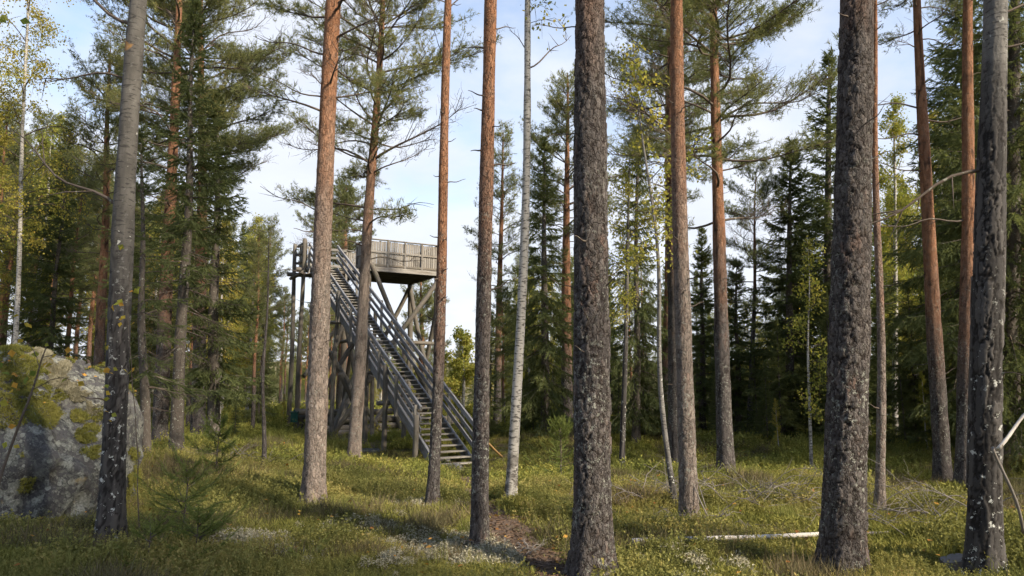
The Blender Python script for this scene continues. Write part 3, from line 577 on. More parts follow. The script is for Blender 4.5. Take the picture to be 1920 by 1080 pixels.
tree('spruce', 'spruce_tree', 'dark layered spruce between the white birch and the thick middle pine', (1022, 806), (1020, 330), 13, 9.6, MID, 351, d=23, detail=1, crown=dict(z0=.9, R=1.9, dens=.85, hang=.9, droop=1.5, wz=.32))
tree('spruce', 'spruce_tree', 'small pointed spruce framed between the sunlit pine and the broad-crowned pine', (1318, 818), (1316, 505), 10, 7.0, MID, 362, d=25, detail=1, crown=dict(z0=.3, R=1.25, dens=1.0, hang=.5))
tree('spruce', 'spruce_tree', 'small dark spruce just right of the broad-crowned pine trunk', (1384, 822), (1380, 545), 10, 5.9, MID, 373, d=24, detail=1, crown=dict(z0=.3, R=1.2, dens=1.0, hang=.5))
tree('spruce', 'spruce_tree', 'dark spruce behind the thin lichen-flecked pine stem', (1620, 834), (1622, 300), 14, 6.5, MID, 384, d=22, detail=1, crown=dict(z0=.5, R=1.5, dens=1.0, hang=.8))
tree('birch', 'birch_tree', 'yellow-green birch with a light crown behind the thin lichen-flecked pine stem', (1680, 834), (1676, 190), 8, 11.5, MID, 395, d=23, detail=1, crown=dict(z0=3.4, R=1.5, nleaf=14000, size=.065, mat=M_ASPEN, bias=.12))
tree('birch', 'birch_tree', 'tall yellowing birch at the upper left corner', (18, 806), (52, 0), 8, 17, MID, 406, d=20, detail=1, crown=dict(z0=5.5, R=2.3, nleaf=15000, size=.065, hang=.6, bias=-.02))
tree('birch', 'birch_tree', 'young yellow birch sapling left of the flaky-barked trunk', (1519, 842), (1517, 560), 5, 5.2, MID, 417, d=15.5, detail=1, crown=dict(z0=1.2, R=.75, nleaf=1700, size=.06, bias=.15))
tree('aspen', 'aspen_tree', 'slight aspen with green and yellow leaves behind the thick middle pine', (1165, 850), (1180, 300), 8, 8.2, MID, 428, d=17, detail=1, crown=dict(z0=3.6, R=1.5, nleaf=3800, size=.055, mat=M_BIRCH, bias=-.05))
tree('birch', 'birch_tree', 'low yellow-leaved birch bush between the tower and the slim dark-footed pine', (868, 806), (868, 640), 6, 4.4, MID, 439, d=31, detail=1, crown=dict(z0=.5, R=1.7, nleaf=7000, size=.10, bias=.02))
tree('pine', 'pine_tree', 'bushy pine whose crown shows just behind the tower platform', (640, 806), (648, 380), 16, 13.5, MID, 441, d=40, detail=1, orange=3, crown=dict(z0=5.6, R=2.6, dens=1., nl=.12, nw=.0135))
tree('pine', 'pine_tree', 'sunlit orange pine trunk behind the landing posts', (590, 805), (602, 430), 15, 12.0, MID, 452, d=36, detail=1, orange=1.0, lichen=0., crown=dict(z0=8.0, R=1.8, dens=.8, nl=.11, nw=.013))
tree('pine', 'pine_tree', 'young pine with pale crown seen through the tower braces', (792, 806), (790, 560), 12, 9.0, MID, 463, d=42, detail=1, orange=2, crown=dict(z0=2.4, R=1.9, dens=1., nl=.12, nw=.0135))
tree('pine', 'pine_tree', 'dead leafless young pine stem standing left of the pink-stemmed pine', (494, 880), (505, 480), 6, 4.2, MID, 474, detail=1, orange=9, lichen=.3, dead=[(4.2, 180, .35, 10, 2, 0), (3.2, 10, .3, 0, 2, 0), (2.4, 120, .3, 5, 1, 0)])

# ------------------------------------------------------------------ background woods: a few grown trees copied
def proto(kind, seed, H, **kw):
    ax = axis_fn(np.zeros(3), np.array([.02 * H * (seed % 3 - 1), .01 * H, H]), H, .06, seed); r0 = H * .0105
    fn = dict(pine=pine_crown, spruce=spruce_crown, birch=leaf_crown)[kind]
    (wv, wq), (V, Fc, A) = fn(ax, H, kw.pop('z0'), kw.pop('R'), r0, seed, **kw)
    tm = trunk_mesh('trunk', ax, H, r0, kind, dict(pine=M_BP, spruce=M_BS, birch=M_BB)[kind], 1 if kind == 'pine' else 0, H * .7, seed, .2)
    return kind, H, tm, mesh('branches', wv, [wq], M_TW), mesh('crown', V, [Fc], dict(pine=M_PINE, spruce=M_SPRUCE, birch=M_BIRCH)[kind], dict(rnd=A), smooth=False)
PROTO = dict(pine=[proto('pine', 501 + i, 14, z0=z, R=1.9, nl=.13, nw=.0135, k=12, dens=.8, dead=.2) for i, z in enumerate((5., 6.5, 3.0, 7.5))],
             spruce=[proto('spruce', 521 + i, 12, z0=.8, R=r, nl=.10, nw=.020, k=7, dens=.9, hang=h, wz=.32) for i, (r, h) in enumerate(((1.7, .6), (1.4, 1.0), (2.0, .8)))],
             birch=[proto('birch', 541 + i, 11, z0=2.5, R=1.7, nleaf=9000, size=.085, bias=b) for i, b in enumerate((-.1, .1))])
def plant(kind, vi, x, y, H, rot, label, group, name=None, z=None):
    k, H0, tm, wm, cm = PROTO[kind][vi]; s = H / H0; B = np.array([x, y, h1(x, y) if z is None else z])
    t = thing(name or kind + '_tree', label, kind + ' tree', B, group); t.scale = (s, s, s); t.rotation_euler = (0, 0, rot)
    tr = obj('trunk', tm, t); tr['orange_at'] = H0 * .28; tr['lichen'] = .0
    obj('branches', wm, t, kind='stuff'); obj('crown', cm, t)
SKY_P = [(-250, 120), (0, 150), (150, 230), (230, 330), (420, 390), (490, 385), (520, 480), (560, 560), (640, 560), (700, 600), (830, 640), (880, 620), (930, 560), (960, 480), (1050, 470), (1130, 450), (1200, 460), (1290, 500), (1400, 550), (1440, 560), (1480, 470), (1520, 400), (1620, 400), (1700, 330), (1800, 200), (1920, 100), (2200, 100)]
def backwoods():
    rng = np.random.default_rng(99); used = [b[:2] for b, _ in TREES]; n = 0; tries = 0; recs = []
    while n < 262 and tries < 6000:
        tries += 1; px = rng.uniform(-230, 2150) if rng.random() < .72 else rng.uniform(960, 1560); d = rng.uniform(23, 78); x = (px - 960) / F * d
        if 500 < px < 900 and d < 41: continue
        if px > 1000 and d > 44: continue
        if px < 520 and d > 62: continue
        if min(np.hypot(x - u[0], d - u[1]) for u in used) < 1.5: continue
        ty = np.interp(px, *zip(*SKY_P)) + abs(rng.normal()) * 75
        g = h1(x, d); H = at(px, ty, d)[2] - g
        if H < 2.2 or H > 19: continue
        u = rng.random()
        if px < 520: kind = 'pine' if u < .58 else 'birch' if u < .86 else 'spruce'
        elif px < 930: kind = 'pine' if u < .55 else 'birch' if u < .9 else 'spruce'
        elif px < 1500: kind = 'spruce' if u < .34 else 'birch' if u < .74 else 'pine'
        else: kind = 'spruce' if u < .62 else 'birch' if u < .82 else 'pine'
        recs.append((px, kind, int(rng.integers(len(PROTO[kind]))), x, d, H, rng.random() * 6.28)); used.append((x, d)); n += 1
    ZONES = [(0, 'just beyond the left edge'), (120, 'above the boulder'), (205, 'beside the grey aspen'), (300, 'behind the young spruce'), (430, 'behind the dense spruce'), (545, 'left of the landing posts'), (620, 'behind the landing posts'), (700, 'behind the stair top'), (770, 'under the platform'), (840, 'behind the tower braces'),
             (900, 'behind the slim dark-footed pine'), (985, 'behind the white birch'), (1070, 'left of the thick middle pine'), (1160, 'behind the thick middle pine'), (1240, 'behind the ragged dark spruce'), (1330, 'behind the sunlit pine'), (1420, 'behind the broad-crowned pine'), (1540, 'left of the flaky trunk'), (1640, 'behind the flaky trunk'), (1730, 'behind the leaning pine'), (1830, 'left of the edge aspen'), (1920, 'at the right edge'), (9999, 'just beyond the right edge')]
    ORD = ['', 'second', 'third', 'fourth', 'fifth', 'sixth', 'seventh', 'eighth', 'ninth', 'tenth', 'eleventh', 'twelfth', 'thirteenth', 'fourteenth', 'fifteenth']; bins = {}
    for r in sorted(recs): bins.setdefault((next(z for lim, z in ZONES if r[0] < lim), r[1]), []).append(r)
    look = dict(pine='slim orange-stemmed background pine', spruce='dark background spruce', birch='yellow-green background birch')
    for (zone, kind), L in bins.items():
        for i, (px, k, vi, x, d, H, rot) in enumerate(L):
            w = look[kind] + ' ' + zone; w = ('tall ' if H > 9 else 'low ' if H < 5 else '') + w if len(L) == 1 else ('leftmost ' if i == 0 else ORD[i] + ' from left ') + w
            plant(kind, vi, x, d, H, rot, w, dict(pine='pines', spruce='spruces', birch='birches')[kind] + ' of the background woods')
backwoods()
def understory():
    rng = np.random.default_rng(7); WH = ['touching the thick middle pine', 'behind the white birch', 'left of the pointed spruce', 'just left of the flaky trunk', 'behind the thin lichen-flecked stem', 'left of the sunlit pine', 'left of the broad-crowned pine foot', 'in front of the dense left spruce', 'behind the boulder top', 'at the right edge below the large spruce', 'under the ragged dark spruce', 'left of the landing posts', 'beside the leaning pine foot', 'beside the yellow birch sapling', 'behind the stair foot', 'above the boulder at the left edge']
    extra = [(1130, 822, 3.2), (1210, 820, 3.6), (1290, 820, 2.8), (1350, 818, 3.4), (1420, 824, 3.0), (1465, 830, 3.6), (1560, 836, 4.2), (1660, 838, 3.8), (1720, 842, 4.4), (1780, 846, 4.0), (1850, 850, 4.6), (1000, 812, 2.6)]
    PW = ['right of the thick middle pine', 'left of the thin orange pine', 'just right of the sunlit pine', 'right beside the broad-crowned pine', 'under the sparse thin pine', 'below the bluish spruce', 'below the pointed spruce', 'right of the flaky trunk', 'left of the leaning pine foot', 'right of the leaning pine foot', 'right of the edge aspen', 'right of the white birch']
    for i, (px, py, H) in enumerate(extra):
        B = ghit(px, py); plant('spruce', i % 3, B[0], B[1], H, rng.random() * 6, 'young bushy spruce ' + PW[i], 'young spruces at the edge of the woods', 'young_spruce')
    for i, (px, py, H, kind) in enumerate([(1110, 830, 1.6, 'spruce'), (985, 815, 2.1, 'spruce'), (1440, 836, 2.3, 'spruce'), (1590, 846, 2.0, 'spruce'), (1700, 846, 2.6, 'spruce'), (1240, 826, 2.2, 'spruce'),
                                 (1345, 832, 2.0, 'spruce'), (440, 828, 1.7, 'spruce'), (100, 812, 3.0, 'spruce'), (1930, 850, 3.0, 'spruce'), (1160, 826, 2.4, 'spruce'), (530, 800, 1.6, 'birch'), (1740, 850, 2.0, 'birch'), (1460, 850, 1.4, 'birch'), (905, 812, 2.0, 'birch'), (60, 806, 3.5, 'birch')]):
        B = ghit(px, py); plant(kind, i % len(PROTO[kind]), B[0], B[1], H, rng.random() * 6, ('low green spruce sapling ' if kind == 'spruce' else 'low yellowing birch sapling ') + WH[i], 'saplings in the undergrowth', kind + '_sapling')
understory()
# trees standing behind and to the right of the viewer: they shade the foreground as in the photograph
for i, (x, y, H, kind, v) in enumerate([(6.9, -.5, 12, 'pine', 2), (6.6, -2.2, 15, 'spruce', 2), (10.2, -4.4, 15, 'pine', 1),
                                      (4.2, -.5, 13, 'spruce', 0), (5.3, -1.1, 15, 'spruce', 1), (3.6, -3.2, 12, 'pine', 0), (1.0, -6, 12, 'spruce', 0), (8.4, -5.0, 14, 'pine', 2), (-3, -7, 12, 'pine', 0), (15.5, 9.5, 12, 'spruce', 0)]):
    plant(kind, v, x, y, H, i * 1.3, 'unseen tree of the forest behind the viewer', 'trees around the viewer')

# ------------------------------------------------------------------ timber helpers
def frame(p, q, up=(0, 0, 1)):
    x = nrm(np.asarray(q, float) - p); up = np.array(up, float)
    if abs(x @ up) > .98: up = np.array([1., 0, 0])
    y = nrm(np.cross(up, x)); z = np.cross(x, y)
    return Matrix(((x[0], y[0], z[0]), (x[1], y[1], z[1]), (x[2], y[2], z[2])))
_bm = {}
def boxmesh(L, w, h, mat, ch=.008):
    key = (round(L, 3), round(w, 3), round(h, 3), mat.name)
    if key not in _bm:
        c = min(ch, w * .25, h * .25); yz = [(-w / 2 + c, -h / 2), (w / 2 - c, -h / 2), (w / 2, -h / 2 + c), (w / 2, h / 2 - c), (w / 2 - c, h / 2), (-w / 2 + c, h / 2), (-w / 2, h / 2 - c), (-w / 2, -h / 2 + c)]
        V = [(x, a, b) for x in (0, L) for a, b in yz]; q = [[i, (i + 1) % 8, 8 + (i + 1) % 8, 8 + i] for i in range(8)]
        _bm[key] = mesh('beam', V, [np.array(q)[:, ::-1], np.array([list(range(8)), list(range(15, 7, -1))])], mat, smooth=False)
    return _bm[key]
def bmat(p, q, up, org): return Matrix.Translation(Vector(np.asarray(p, float) - org)) @ frame(np.asarray(p, float), q, up).to_4x4()
def beam(name, parent, p, q, w, h, mat, up=(0, 0, 1), origin=None):
    p = np.asarray(p, float); q = np.asarray(q, float); o = obj(name, boxmesh(float(np.linalg.norm(q - p)), w, h, mat), parent)
    o.matrix_local = Matrix.Translation(Vector(p - (np.zeros(3) if origin is None else origin))) @ frame(p, q, up).to_4x4(); return o
def log(name, parent, p, q, r, mat, origin=None, taper=.85, seed=0, sides=14):
    p = np.asarray(p, float); q = np.asarray(q, float); L = float(np.linalg.norm(q - p)); n = max(3, int(L / .25)); s = np.linspace(0, 1, n)
    rng = np.random.default_rng(seed + int(L * 1000)); x = s * L; bx = .012 * L * np.sin(s * 4 + seed); rr = r * (1 - (1 - taper) * s) * (1 + rng.normal(size=n) * .02)
    V, Q = tubes(np.stack([x, bx, .006 * L * np.sin(s * 5 + 2 * seed)], -1)[None], rr[None], sides)
    V = np.concatenate([V, [[0, bx[0], 0], [L, bx[-1], .006 * L * math.sin(5 + 2 * seed)]]]); k = len(V)
    c0 = [[k - 2, (i + 1) % sides, i] for i in range(sides)]; c1 = [[k - 1, (n - 1) * sides + i, (n - 1) * sides + (i + 1) % sides] for i in range(sides)]
    o = obj(name, mesh(name, V, [Q, np.array(c0 + c1)], mat, smooth=False), parent); m = o.data
    m.polygons.foreach_set('use_smooth', np.r_[np.ones(len(Q), bool), np.zeros(2 * sides, bool)])
    o.matrix_local = Matrix.Translation(Vector(p - (np.zeros(3) if origin is None else origin))) @ frame(p, q).to_4x4(); return o

# ------------------------------------------------------------------ lookout tower
def tower():
    FL = at(691, 498, 31.7); zf = FL[2]; U = np.array([.862, .507, 0]); Vv = np.array([-.507, .862, 0]); W = 3.42
    O = np.array([FL[0], FL[1], 0.]); g0 = h1(*(O + U * W / 2 + Vv * W / 2)[:2]); Z = np.array([0, 0, 1.])
    def pt(u, v, z): return O + U * u + Vv * v + Z * z
    T = thing('lookout_tower', 'weathered grey timber lookout tower with plank-railed platform and long open stairs', 'tower', pt(W / 2, W / 2, g0)); org = np.array(T.location)
    def B(n, par, p, q, w, h, m=M_WOOD, up=(0, 0, 1)): return beam(n, T if par is None else par, p, q, w, h, m, up, org)
    def Lg(n, par, p, q, r, m=M_LOG, **k): return log(n, T if par is None else par, p, q, r, m, org, **k)
    gz = lambda u, v: h1(*pt(u, v, 0)[:2]) - .15
    # platform
    fl = obj('platform', boxmesh(W + .1, W + .1, .05, M_LOG), T); FM = Matrix.Translation(Vector(pt(-.05, W / 2, zf - .025) - org)) @ frame(pt(0, 0, 0), pt(1, 0, 0)).to_4x4(); fl.matrix_local = FM
    def P(n, p, q, w, h, m=M_WOOD, up=(0, 0, 1)): o = B(n, fl, p, q, w, h, m, up); o.matrix_local = FM.inverted() @ bmat(p, q, up, org); return o
    for v in np.linspace(.1, W - .1, 9): P('joist', pt(.05, v, zf - .14), pt(W - .05, v, zf - .14), .07, .16, M_LOG)
    for (a, b) in (((-.12, -.04), (W + .12, -.04)), ((-.12, W + .04), (W + .12, W + .04)), ((-.04, 0), (-.04, W)), ((W + .04, 0), (W + .04, W))): P('edge_beam', pt(*a, zf - .13), pt(*b, zf - .13), .07, .20, M_BOARD)
    rh = 1.22; rng = np.random.default_rng(4)
    sides = [((0, 0), (W, 0), (0, -1)), ((0, 0), (0, 1.62), (-1, 0)), ((0, 3.22), (0, W), (-1, 0)), ((W, 0), (W, W), (1, 0)), ((0, W), (W, W), (0, 1))]
    for a, b, nn in sides:
        a = np.array(a, float); b = np.array(b, float); L = np.linalg.norm(b - a); e = (b - a) / L; ou = np.array(nn) * .02
        P('top_rail', pt(*(a - e * .06 + ou), zf + rh), pt(*(b + e * .06 + ou), zf + rh), .15, .045, M_WOOD)
        P('mid_rail', pt(*(a + ou * 2.2), zf + .66), pt(*(b + ou * 2.2), zf + .66), .035, .09, M_BOARD)
        P('bottom_rail', pt(*(a + ou * 2.2), zf + .06), pt(*(b + ou * 2.2), zf + .06), .035, .09, M_LOG)
        npost = max(2, int(round(L / .82)) + 1)
        for s in np.linspace(.045, L - .045, npost): P('railing_post', pt(*(a + e * s + ou * 2.4), zf - .2), pt(*(a + e * s + ou * 2.4), zf + rh - .024), .085, .05, M_BOARD, up=(U * nn[0] + Vv * nn[1]))
        s = .03
        while s < L - .06:
            w = rng.uniform(.085, .105); lo = zf - .03 + rng.uniform(-.02, .02); hi = zf + rh - .04 - rng.uniform(0, .05)
            P('board', pt(*(a + e * (s + w / 2) - ou * .2), lo), pt(*(a + e * (s + w / 2) - ou * .2), hi), round(w, 2), .022, M_BOARD, up=(U * nn[0] + Vv * nn[1])); s += w + rng.uniform(.008, .022)
    # landing at the stair head
    u0, u1, v0, v1 = -2.45, -.02, 1.62, 3.15
    ld = obj('landing', boxmesh(u1 - u0, v1 - v0, .05, M_LOG), T); LM = Matrix.Translation(Vector(pt(u0, (v0 + v1) / 2, zf - .03) - org)) @ frame(pt(0, 0, 0), pt(1, 0, 0)).to_4x4(); ld.matrix_local = LM
    def Q(n, p, q, w, h, m=M_WOOD, up=(0, 0, 1)): o = B(n, ld, p, q, w, h, m, up); o.matrix_local = LM.inverted() @ bmat(p, q, up, org); return o
    Lg('landing_log', None, pt(u0 - .35, v0 - .02, zf - .17), pt(u1 + .1, v0 - .02, zf - .17), .10); Lg('landing_log', None, pt(u0 - .35, v1 + .02, zf - .17), pt(u1 + .1, v1 + .02, zf - .17), .10, seed=2)
    Lg('landing_log', None, pt(u0 - .1, v0 - .4, zf - .33), pt(u0 - .1, v1 + .3, zf - .33), .09, seed=3)
    for i, v in enumerate((v0, v1)): Lg('landing_post', None, pt(u0 - .02, v, gz(u0, v)), pt(u0 - .02, v, zf + 1.25), .105, taper=.8, seed=5 + i)
    for z in (.35, .75, 1.15):
        Q('landing_rail', pt(u0 + .1, v0, zf + z), pt(u0 + .1, v1, zf + z), .04, .12, M_LOG); Q('landing_rail', pt(u0 + .04, v1, zf + z), pt(u1, v1, zf + z), .04, .12, M_WOOD)
    s = v0 + .08
    while s < v1 - .1: Q('landing_board', pt(u0 + .14, s, zf), pt(u0 + .14, s, zf + 1.1), .1, .02, M_BOARD, up=U); s += .125
    # legs and braces
    C = [(.08, .08), (W - .08, .08), (W - .08, W - .08), (.08, W - .08)]; sp = .16
    for i, (u, v) in enumerate(C):
        bu = u + (sp if u > 1 else -sp); bv = v + (sp if v > 1 else -sp)
        Lg('leg', None, pt(bu, bv, gz(bu, bv)), pt(u, v, zf - .2), .15, taper=.85, seed=i)
    def br(a, b, off=(0, 0), r=.105, s=0): Lg('brace', None, pt(a[0] + off[0], a[1] + off[1], a[2]), pt(b[0] + off[0], b[1] + off[1], b[2]), r, seed=s, taper=.9)
    zt = zf - .25; zb = g0 + .5
    br((.05, 0, zt + .35), (W + .1, 0, zb), (0, -.17), .11, 1); br((W, 0, zt + .1), (-.1, 0, g0 + 2.3), (0, -.36), .11, 2)
    br((W, 0, zt), (W, W, zb), (.22, 0), .11, 3); br((W, W, zt), (W, 0, zb), (.02, 0), .11, 4)
    br((0, W, zt), (0, 0, zb), (-.22, 0), .11, 5); br((0, 0, zt - .2), (0, W, zb), (-.02, 0), .11, 6)
    br((0, W, zt), (W, W, zb), (0, .2), .11, 7); br((W, W, zt), (0, W, zb), (0, .02), .11, 8)
    br((.1, -.1, g0 + 3.2), (-1.7, -.9, g0 + .1), (0, 0), .12, 9); br((-.1, 1.2, g0 + 4.2), (-2.3, 1.4, g0 + .6), (0, 0), .11, 10); br((-2.3, 1.6, g0 + 2.6), (-.3, 3.2, g0 + 5.0), (0, 0), .09, 11)
    br((.2, -.5, g0 + 3.6), (1.4, -1.1, g0), (0, 0), .10, 12); br((1.6, -.6, g0 + 2.4), (-.6, -1.4, g0 + .05), (0, 0), .11, 13); br((W, .1, g0 + 2.6), (1.3, -.9, g0 + .1), (0, 0), .10, 14)
    br((-.1, -.5, g0 + 4.4), (-2.2, -2.4, g0 + .1), (0, 0), .10, 51); br((-2.1, -1.2, g0 + 3.8), (.3, -1.3, g0 + .2), (0, 0), .10, 52); br((-2.1, -3.2, g0 + 2.7), (-.6, -2.2, g0), (0, 0), .10, 53); br((-.9, -3.4, g0 + 2.6), (-2.3, -2.6, g0 + .1), (0, 0), .10, 54); br((-.8, .6, g0 + 5.2), (-2.2, .7, g0 + .8), (0, 0), .10, 55)
    Lg('tie_log', None, pt(-.4, -.1, g0 + 4.1), pt(W + .4, -.1, g0 + 4.1), .1, seed=15); Lg('tie_log', None, pt(-.05, -.4, g0 + 4.3), pt(-.05, W + .4, g0 + 4.3), .1, seed=16)
    # crib of logs round the foot
    for i, (a, b, z) in enumerate([((-1.9, -1.0), (W + .9, -.9), .12), ((-2.4, -.75), (W + .7, -.7), .36), ((-1.8, -.6), (W + .8, -.55), .62), ((-2.9, .6), (W, .7), .95), ((-3.0, .9), (.4, 1.0), .72),
                                   ((-.7, -1.2), (-.7, W + .7), .5), ((W + .6, -1.1), (W + .6, W + .7), .3), ((-1.0, W + .5), (W + 1, W + .5), .45)]):
        Lg('crib_log', None, pt(*a, g0 + z + .12), pt(*b, g0 + z + .12), .14, seed=20 + i, taper=.92)
    # stairs
    uc = -1.52; wd = 1.16; run = 13.9; vb = v0 - run
    zfoot = h1(*pt(uc, vb, 0)[:2]) + .02; rise = zf - zfoot; nst = 52; sl = rise / run
    st = thing_part = obj('stairs', None, T, pt(uc, vb, zfoot) - org); st.empty_display_size = .2; so_ = pt(uc, vb, zfoot)
    def S(n, p, q, w, h, m=M_WOOD, up=(0, 0, 1)): return beam(n, st, p, q, w, h, m, up, so_)
    zs = lambda v: zfoot + (v - vb) * sl
    for sg in (-1, 1): S('stringer', pt(uc + sg * wd / 2, vb - .22, zs(vb - .22) - .12), pt(uc + sg * wd / 2, v0 + .02, zs(v0) - .12), .085, .30, M_RAIL)
    for i in range(nst):
        v = vb + run * (i + .35) / nst; z = zfoot + rise * (i + .6) / nst
        S('tread', pt(uc - wd / 2 + .045, v, z + .006 * math.sin(i * 2.7)), pt(uc + wd / 2 - .045, v + .008 * math.sin(i * 1.9), z - .006 * math.sin(i * 3.1)), .21, .045, M_BOARD)
    for sg in (-1, 1):
        o = sg * (wd / 2 + .07)
        for z, w, h in ((.95, .07, .14), (.62, .05, .13), (.33, .05, .13)):
            va = vb + (1.15 if sg < 0 else -.1); S('handrail' if z > .9 else 'side_rail', pt(uc + o, va, zs(va) + z), pt(uc + o, v0 + .25, zs(v0 + .25) + z), w, h, M_RAIL)
        for v in np.arange(vb + (1.3 if sg < 0 else 2.2), v0, 1.55):
            p = pt(uc + o * 1.17, v, 0)
            S('baluster', pt(uc + o * 1.16, v, zs(v) - .25), pt(uc + o * 1.16, v, zs(v) + .98), .055, .10, M_WOOD, up=U)
    for i, (sg, v) in enumerate([(-1, vb + 1.2), (-1, vb + 3.75), (-1, vb + 5.6), (-1, vb + 9.3), (1, vb + 3.3), (1, vb + 6.0), (1, vb + 9.2)]):
        u = uc + sg * (wd / 2 + .19); top = zs(v) + (.75 if i == 0 else .85 if sg < 0 else .2); g = gz(u, v)
        p = Lg('support_post', None, pt(u, v, g), pt(u, v, top), .085, seed=30 + i, taper=.9)
        if i in (1, 2, 3): Lg('cross_log', None, pt(uc - wd / 2 - .45, v + .02, zs(v) - .36), pt(uc + wd / 2 + .3, v + .02, zs(v) - .36), .07, seed=40 + i)
    return pt, uc, vb, wd, zfoot, g0
TW = tower()

# ------------------------------------------------------------------ boulder and stones
def ico(n):
    import bmesh
    bm = bmesh.new(); bmesh.ops.create_icosphere(bm, subdivisions=n, radius=1); bm.verts.ensure_lookup_table()
    V = np.array([v.co[:] for v in bm.verts]); Fa = np.array([[v.index for v in f.verts] for f in bm.faces]); bm.free(); return V, Fa
IC6, IC4 = ico(6), ico(4)
def stone_mesh(name, ic, size, seed, cuts, rough, mat, ex=1.):
    V, Fa = ic; V = np.sign(V) * np.abs(V) ** ex
    for nx, ny, nz, d in cuts:
        n_ = nrm(np.array([nx, ny, nz], float)); ex = np.clip(V @ n_ - d, 0, None); V -= n_ * (ex * .9)[:, None]
    n0 = nrm(V); V = V * np.array(size)
    r = rough * np.max(size); V += n0 * (r * (fbm(V * 1.3, seed, 4) - .5) * 1.6 + r * .5 * (fbm(V * 5, seed + 5, 4) - .5) + r * .22 * (fbm(V * 19, seed + 8, 3) - .5))[:, None]
    return V, Fa
def boulder():
    c = gpt(-6.95, 9.3); size = (2.02, 1.55, 1.62)
    V, Fa = stone_mesh('boulder', IC6, size, 12, [(.12, -1, .12, .74), (.16, -.3, 1, .98), (.8, -.2, .66, .84), (-.5, -.8, .2, .95), (.8, -.8, .05, .98), (1, .1, .1, .97), (.3, -.75, .75, 1.0)], .10, M_ROCK, .68)
    V[:, 2] += .42
    q_ = V * [.9, .9, .9] + .35 * np.stack([fbm(V * 2, 71, 3), fbm(V * 2, 72, 3), fbm(V * 2, 73, 3)], -1); f1, f2, ce_ = voro(q_ * 1.3, 77); V += nrm(V - [0, 0, .3]) * (.16 * (ce_ - .5) * sstep(0, .10, f2 - f1) - .07 * (1 - sstep(0, .07, f2 - f1)))[:, None]
    t = thing('boulder', 'large grey boulder patched with lichen and green moss', 'boulder', c)
    obj('rock', mesh('rock', V, [Fa], M_ROCK), t)
    rng = np.random.default_rng(5); a, b, cc_ = V[Fa[:, 0]], V[Fa[:, 1]], V[Fa[:, 2]]; nf = np.cross(b - a, cc_ - a); ar = np.linalg.norm(nf, axis=1); nf = nf / np.maximum(ar, 1e-9)[:, None]
    ce = (a + b + cc_) / 3; nz = fbm(ce * 1.5 + 4, 21, 3)
    # places picked from the photograph: moss hangs over the front edge and the right shoulder, pale cushion lichen on top
    def spots(L, k=1.):
        m = np.zeros(len(ce))
        for px, py, r in L:
            r0 = ray(px, py); dd = ce + c - np.array([0, 0, EYE]); u = r0 / np.linalg.norm(r0); al = dd @ u; m = np.maximum(m, np.exp(-(((dd - al[:, None] * u) ** 2).sum(1)) / (2 * (r / F * 8.2) ** 2)))
        return m * (nf[:, 1] < .35)
    moss = spots([(65, 755, 22), (85, 775, 20), (45, 730, 20), (15, 780, 24), (150, 780, 20), (165, 815, 28), (172, 850, 20), (185, 780, 18), (45, 850, 9), (48, 905, 12), (110, 745, 14), (245, 850, 18), (252, 890, 20), (238, 930, 12), (20, 700, 14)])
    top = (nf[:, 2] > .55) & (ce[:, 2] > 1.2)
    pm = ((moss + (nz - .5) * 1.4) > .57) | (top & (nz > .50)); lich = spots([(110, 715, 18), (130, 730, 18), (150, 745, 16), (165, 765, 14), (95, 690, 14), (80, 668, 16), (175, 775, 8), (115, 690, 16)]); lm = ((lich + (nz - .5) * .9) > .62)
    def tuft(mask, n, nm, mat, L, w, up):
        pr = ar * mask; ix = rng.choice(len(ar), n, p=pr / pr.sum()); wts = rng.dirichlet((1, 1, 1), n); p = V[Fa[ix, 0]] * wts[:, :1] + V[Fa[ix, 1]] * wts[:, 1:2] + V[Fa[ix, 2]] * wts[:, 2:]
        h = .5 + .9 * fbm(p * 6, 31, 3); p = p + nf[ix] * (L * .9 * h * rng.random(n))[:, None]
        d = nrm(nf[ix] + rng.normal(size=(n, 3)) * .7 + np.array([0, 0, up])); v, f, a_ = blades(p, d, L * rng.uniform(.5, 1.2, n), np.full(n, w), np.clip(.6 * fbm(p * 4, 3, 3) + .5 * rng.random(n) - .05, 0, 1), rng)
        obj(nm, mesh(nm, v, [f], mat, dict(rnd=a_), smooth=False), t, kind='stuff')
    tuft(pm & ~lm, 80000, 'moss', M_MOSS, .038, .009, -.15); tuft(lm, 26000, 'cushion_lichen', M_LICHEN, .04, .009, .2)
    litter = top & ~lm; pr = ar * litter; n = 170; ix = rng.choice(len(ar), n, p=pr / pr.sum())
    v, f, a_ = leafs(ce[ix] + nf[ix] * .05, nrm(rng.normal(size=(n, 3)) * [1, 1, .2]), nrm(nf[ix] + rng.normal(size=(n, 3)) * .35), rng.uniform(.035, .07, n), rng.random(n)); obj('leaf_litter', mesh('leaf_litter', v, [f], M_FALLEN, dict(rnd=a_), smooth=False), t, kind='stuff')
boulder()
def stone(px, py, size, seed, label, sink=.3, mat=None, d=None):
    B = ghit(px, py) if d is None else at(px, py, d)
    V, Fa = stone_mesh('stone', IC4, size, seed, [(.3, -.5, 1, .7), (1, .2, .3, .75), (-.6, -.7, .2, .78)], .12, M_STONE); V[:, 2] += size[2] * (1 - sink * 2)
    o = obj('stone', mesh('stone', V, [Fa], mat or M_STONE), None, (B[0], B[1], h1(B[0], B[1])), label=label, category='stone', group='stones about the tower foot')
stone(852, 888, (.30, .24, .20), 61, 'rounded pale stone under the near stair post')
stone(890, 893, (.26, .2, .10), 62, 'flat pale stone at the foot of the stairs')
stone(826, 872, (.13, .12, .11), 63, 'small white stone beside the stair post base', .1)
stone(838, 868, (.12, .1, .09), 64, 'fist-sized round stone just behind the stair post base', .2)
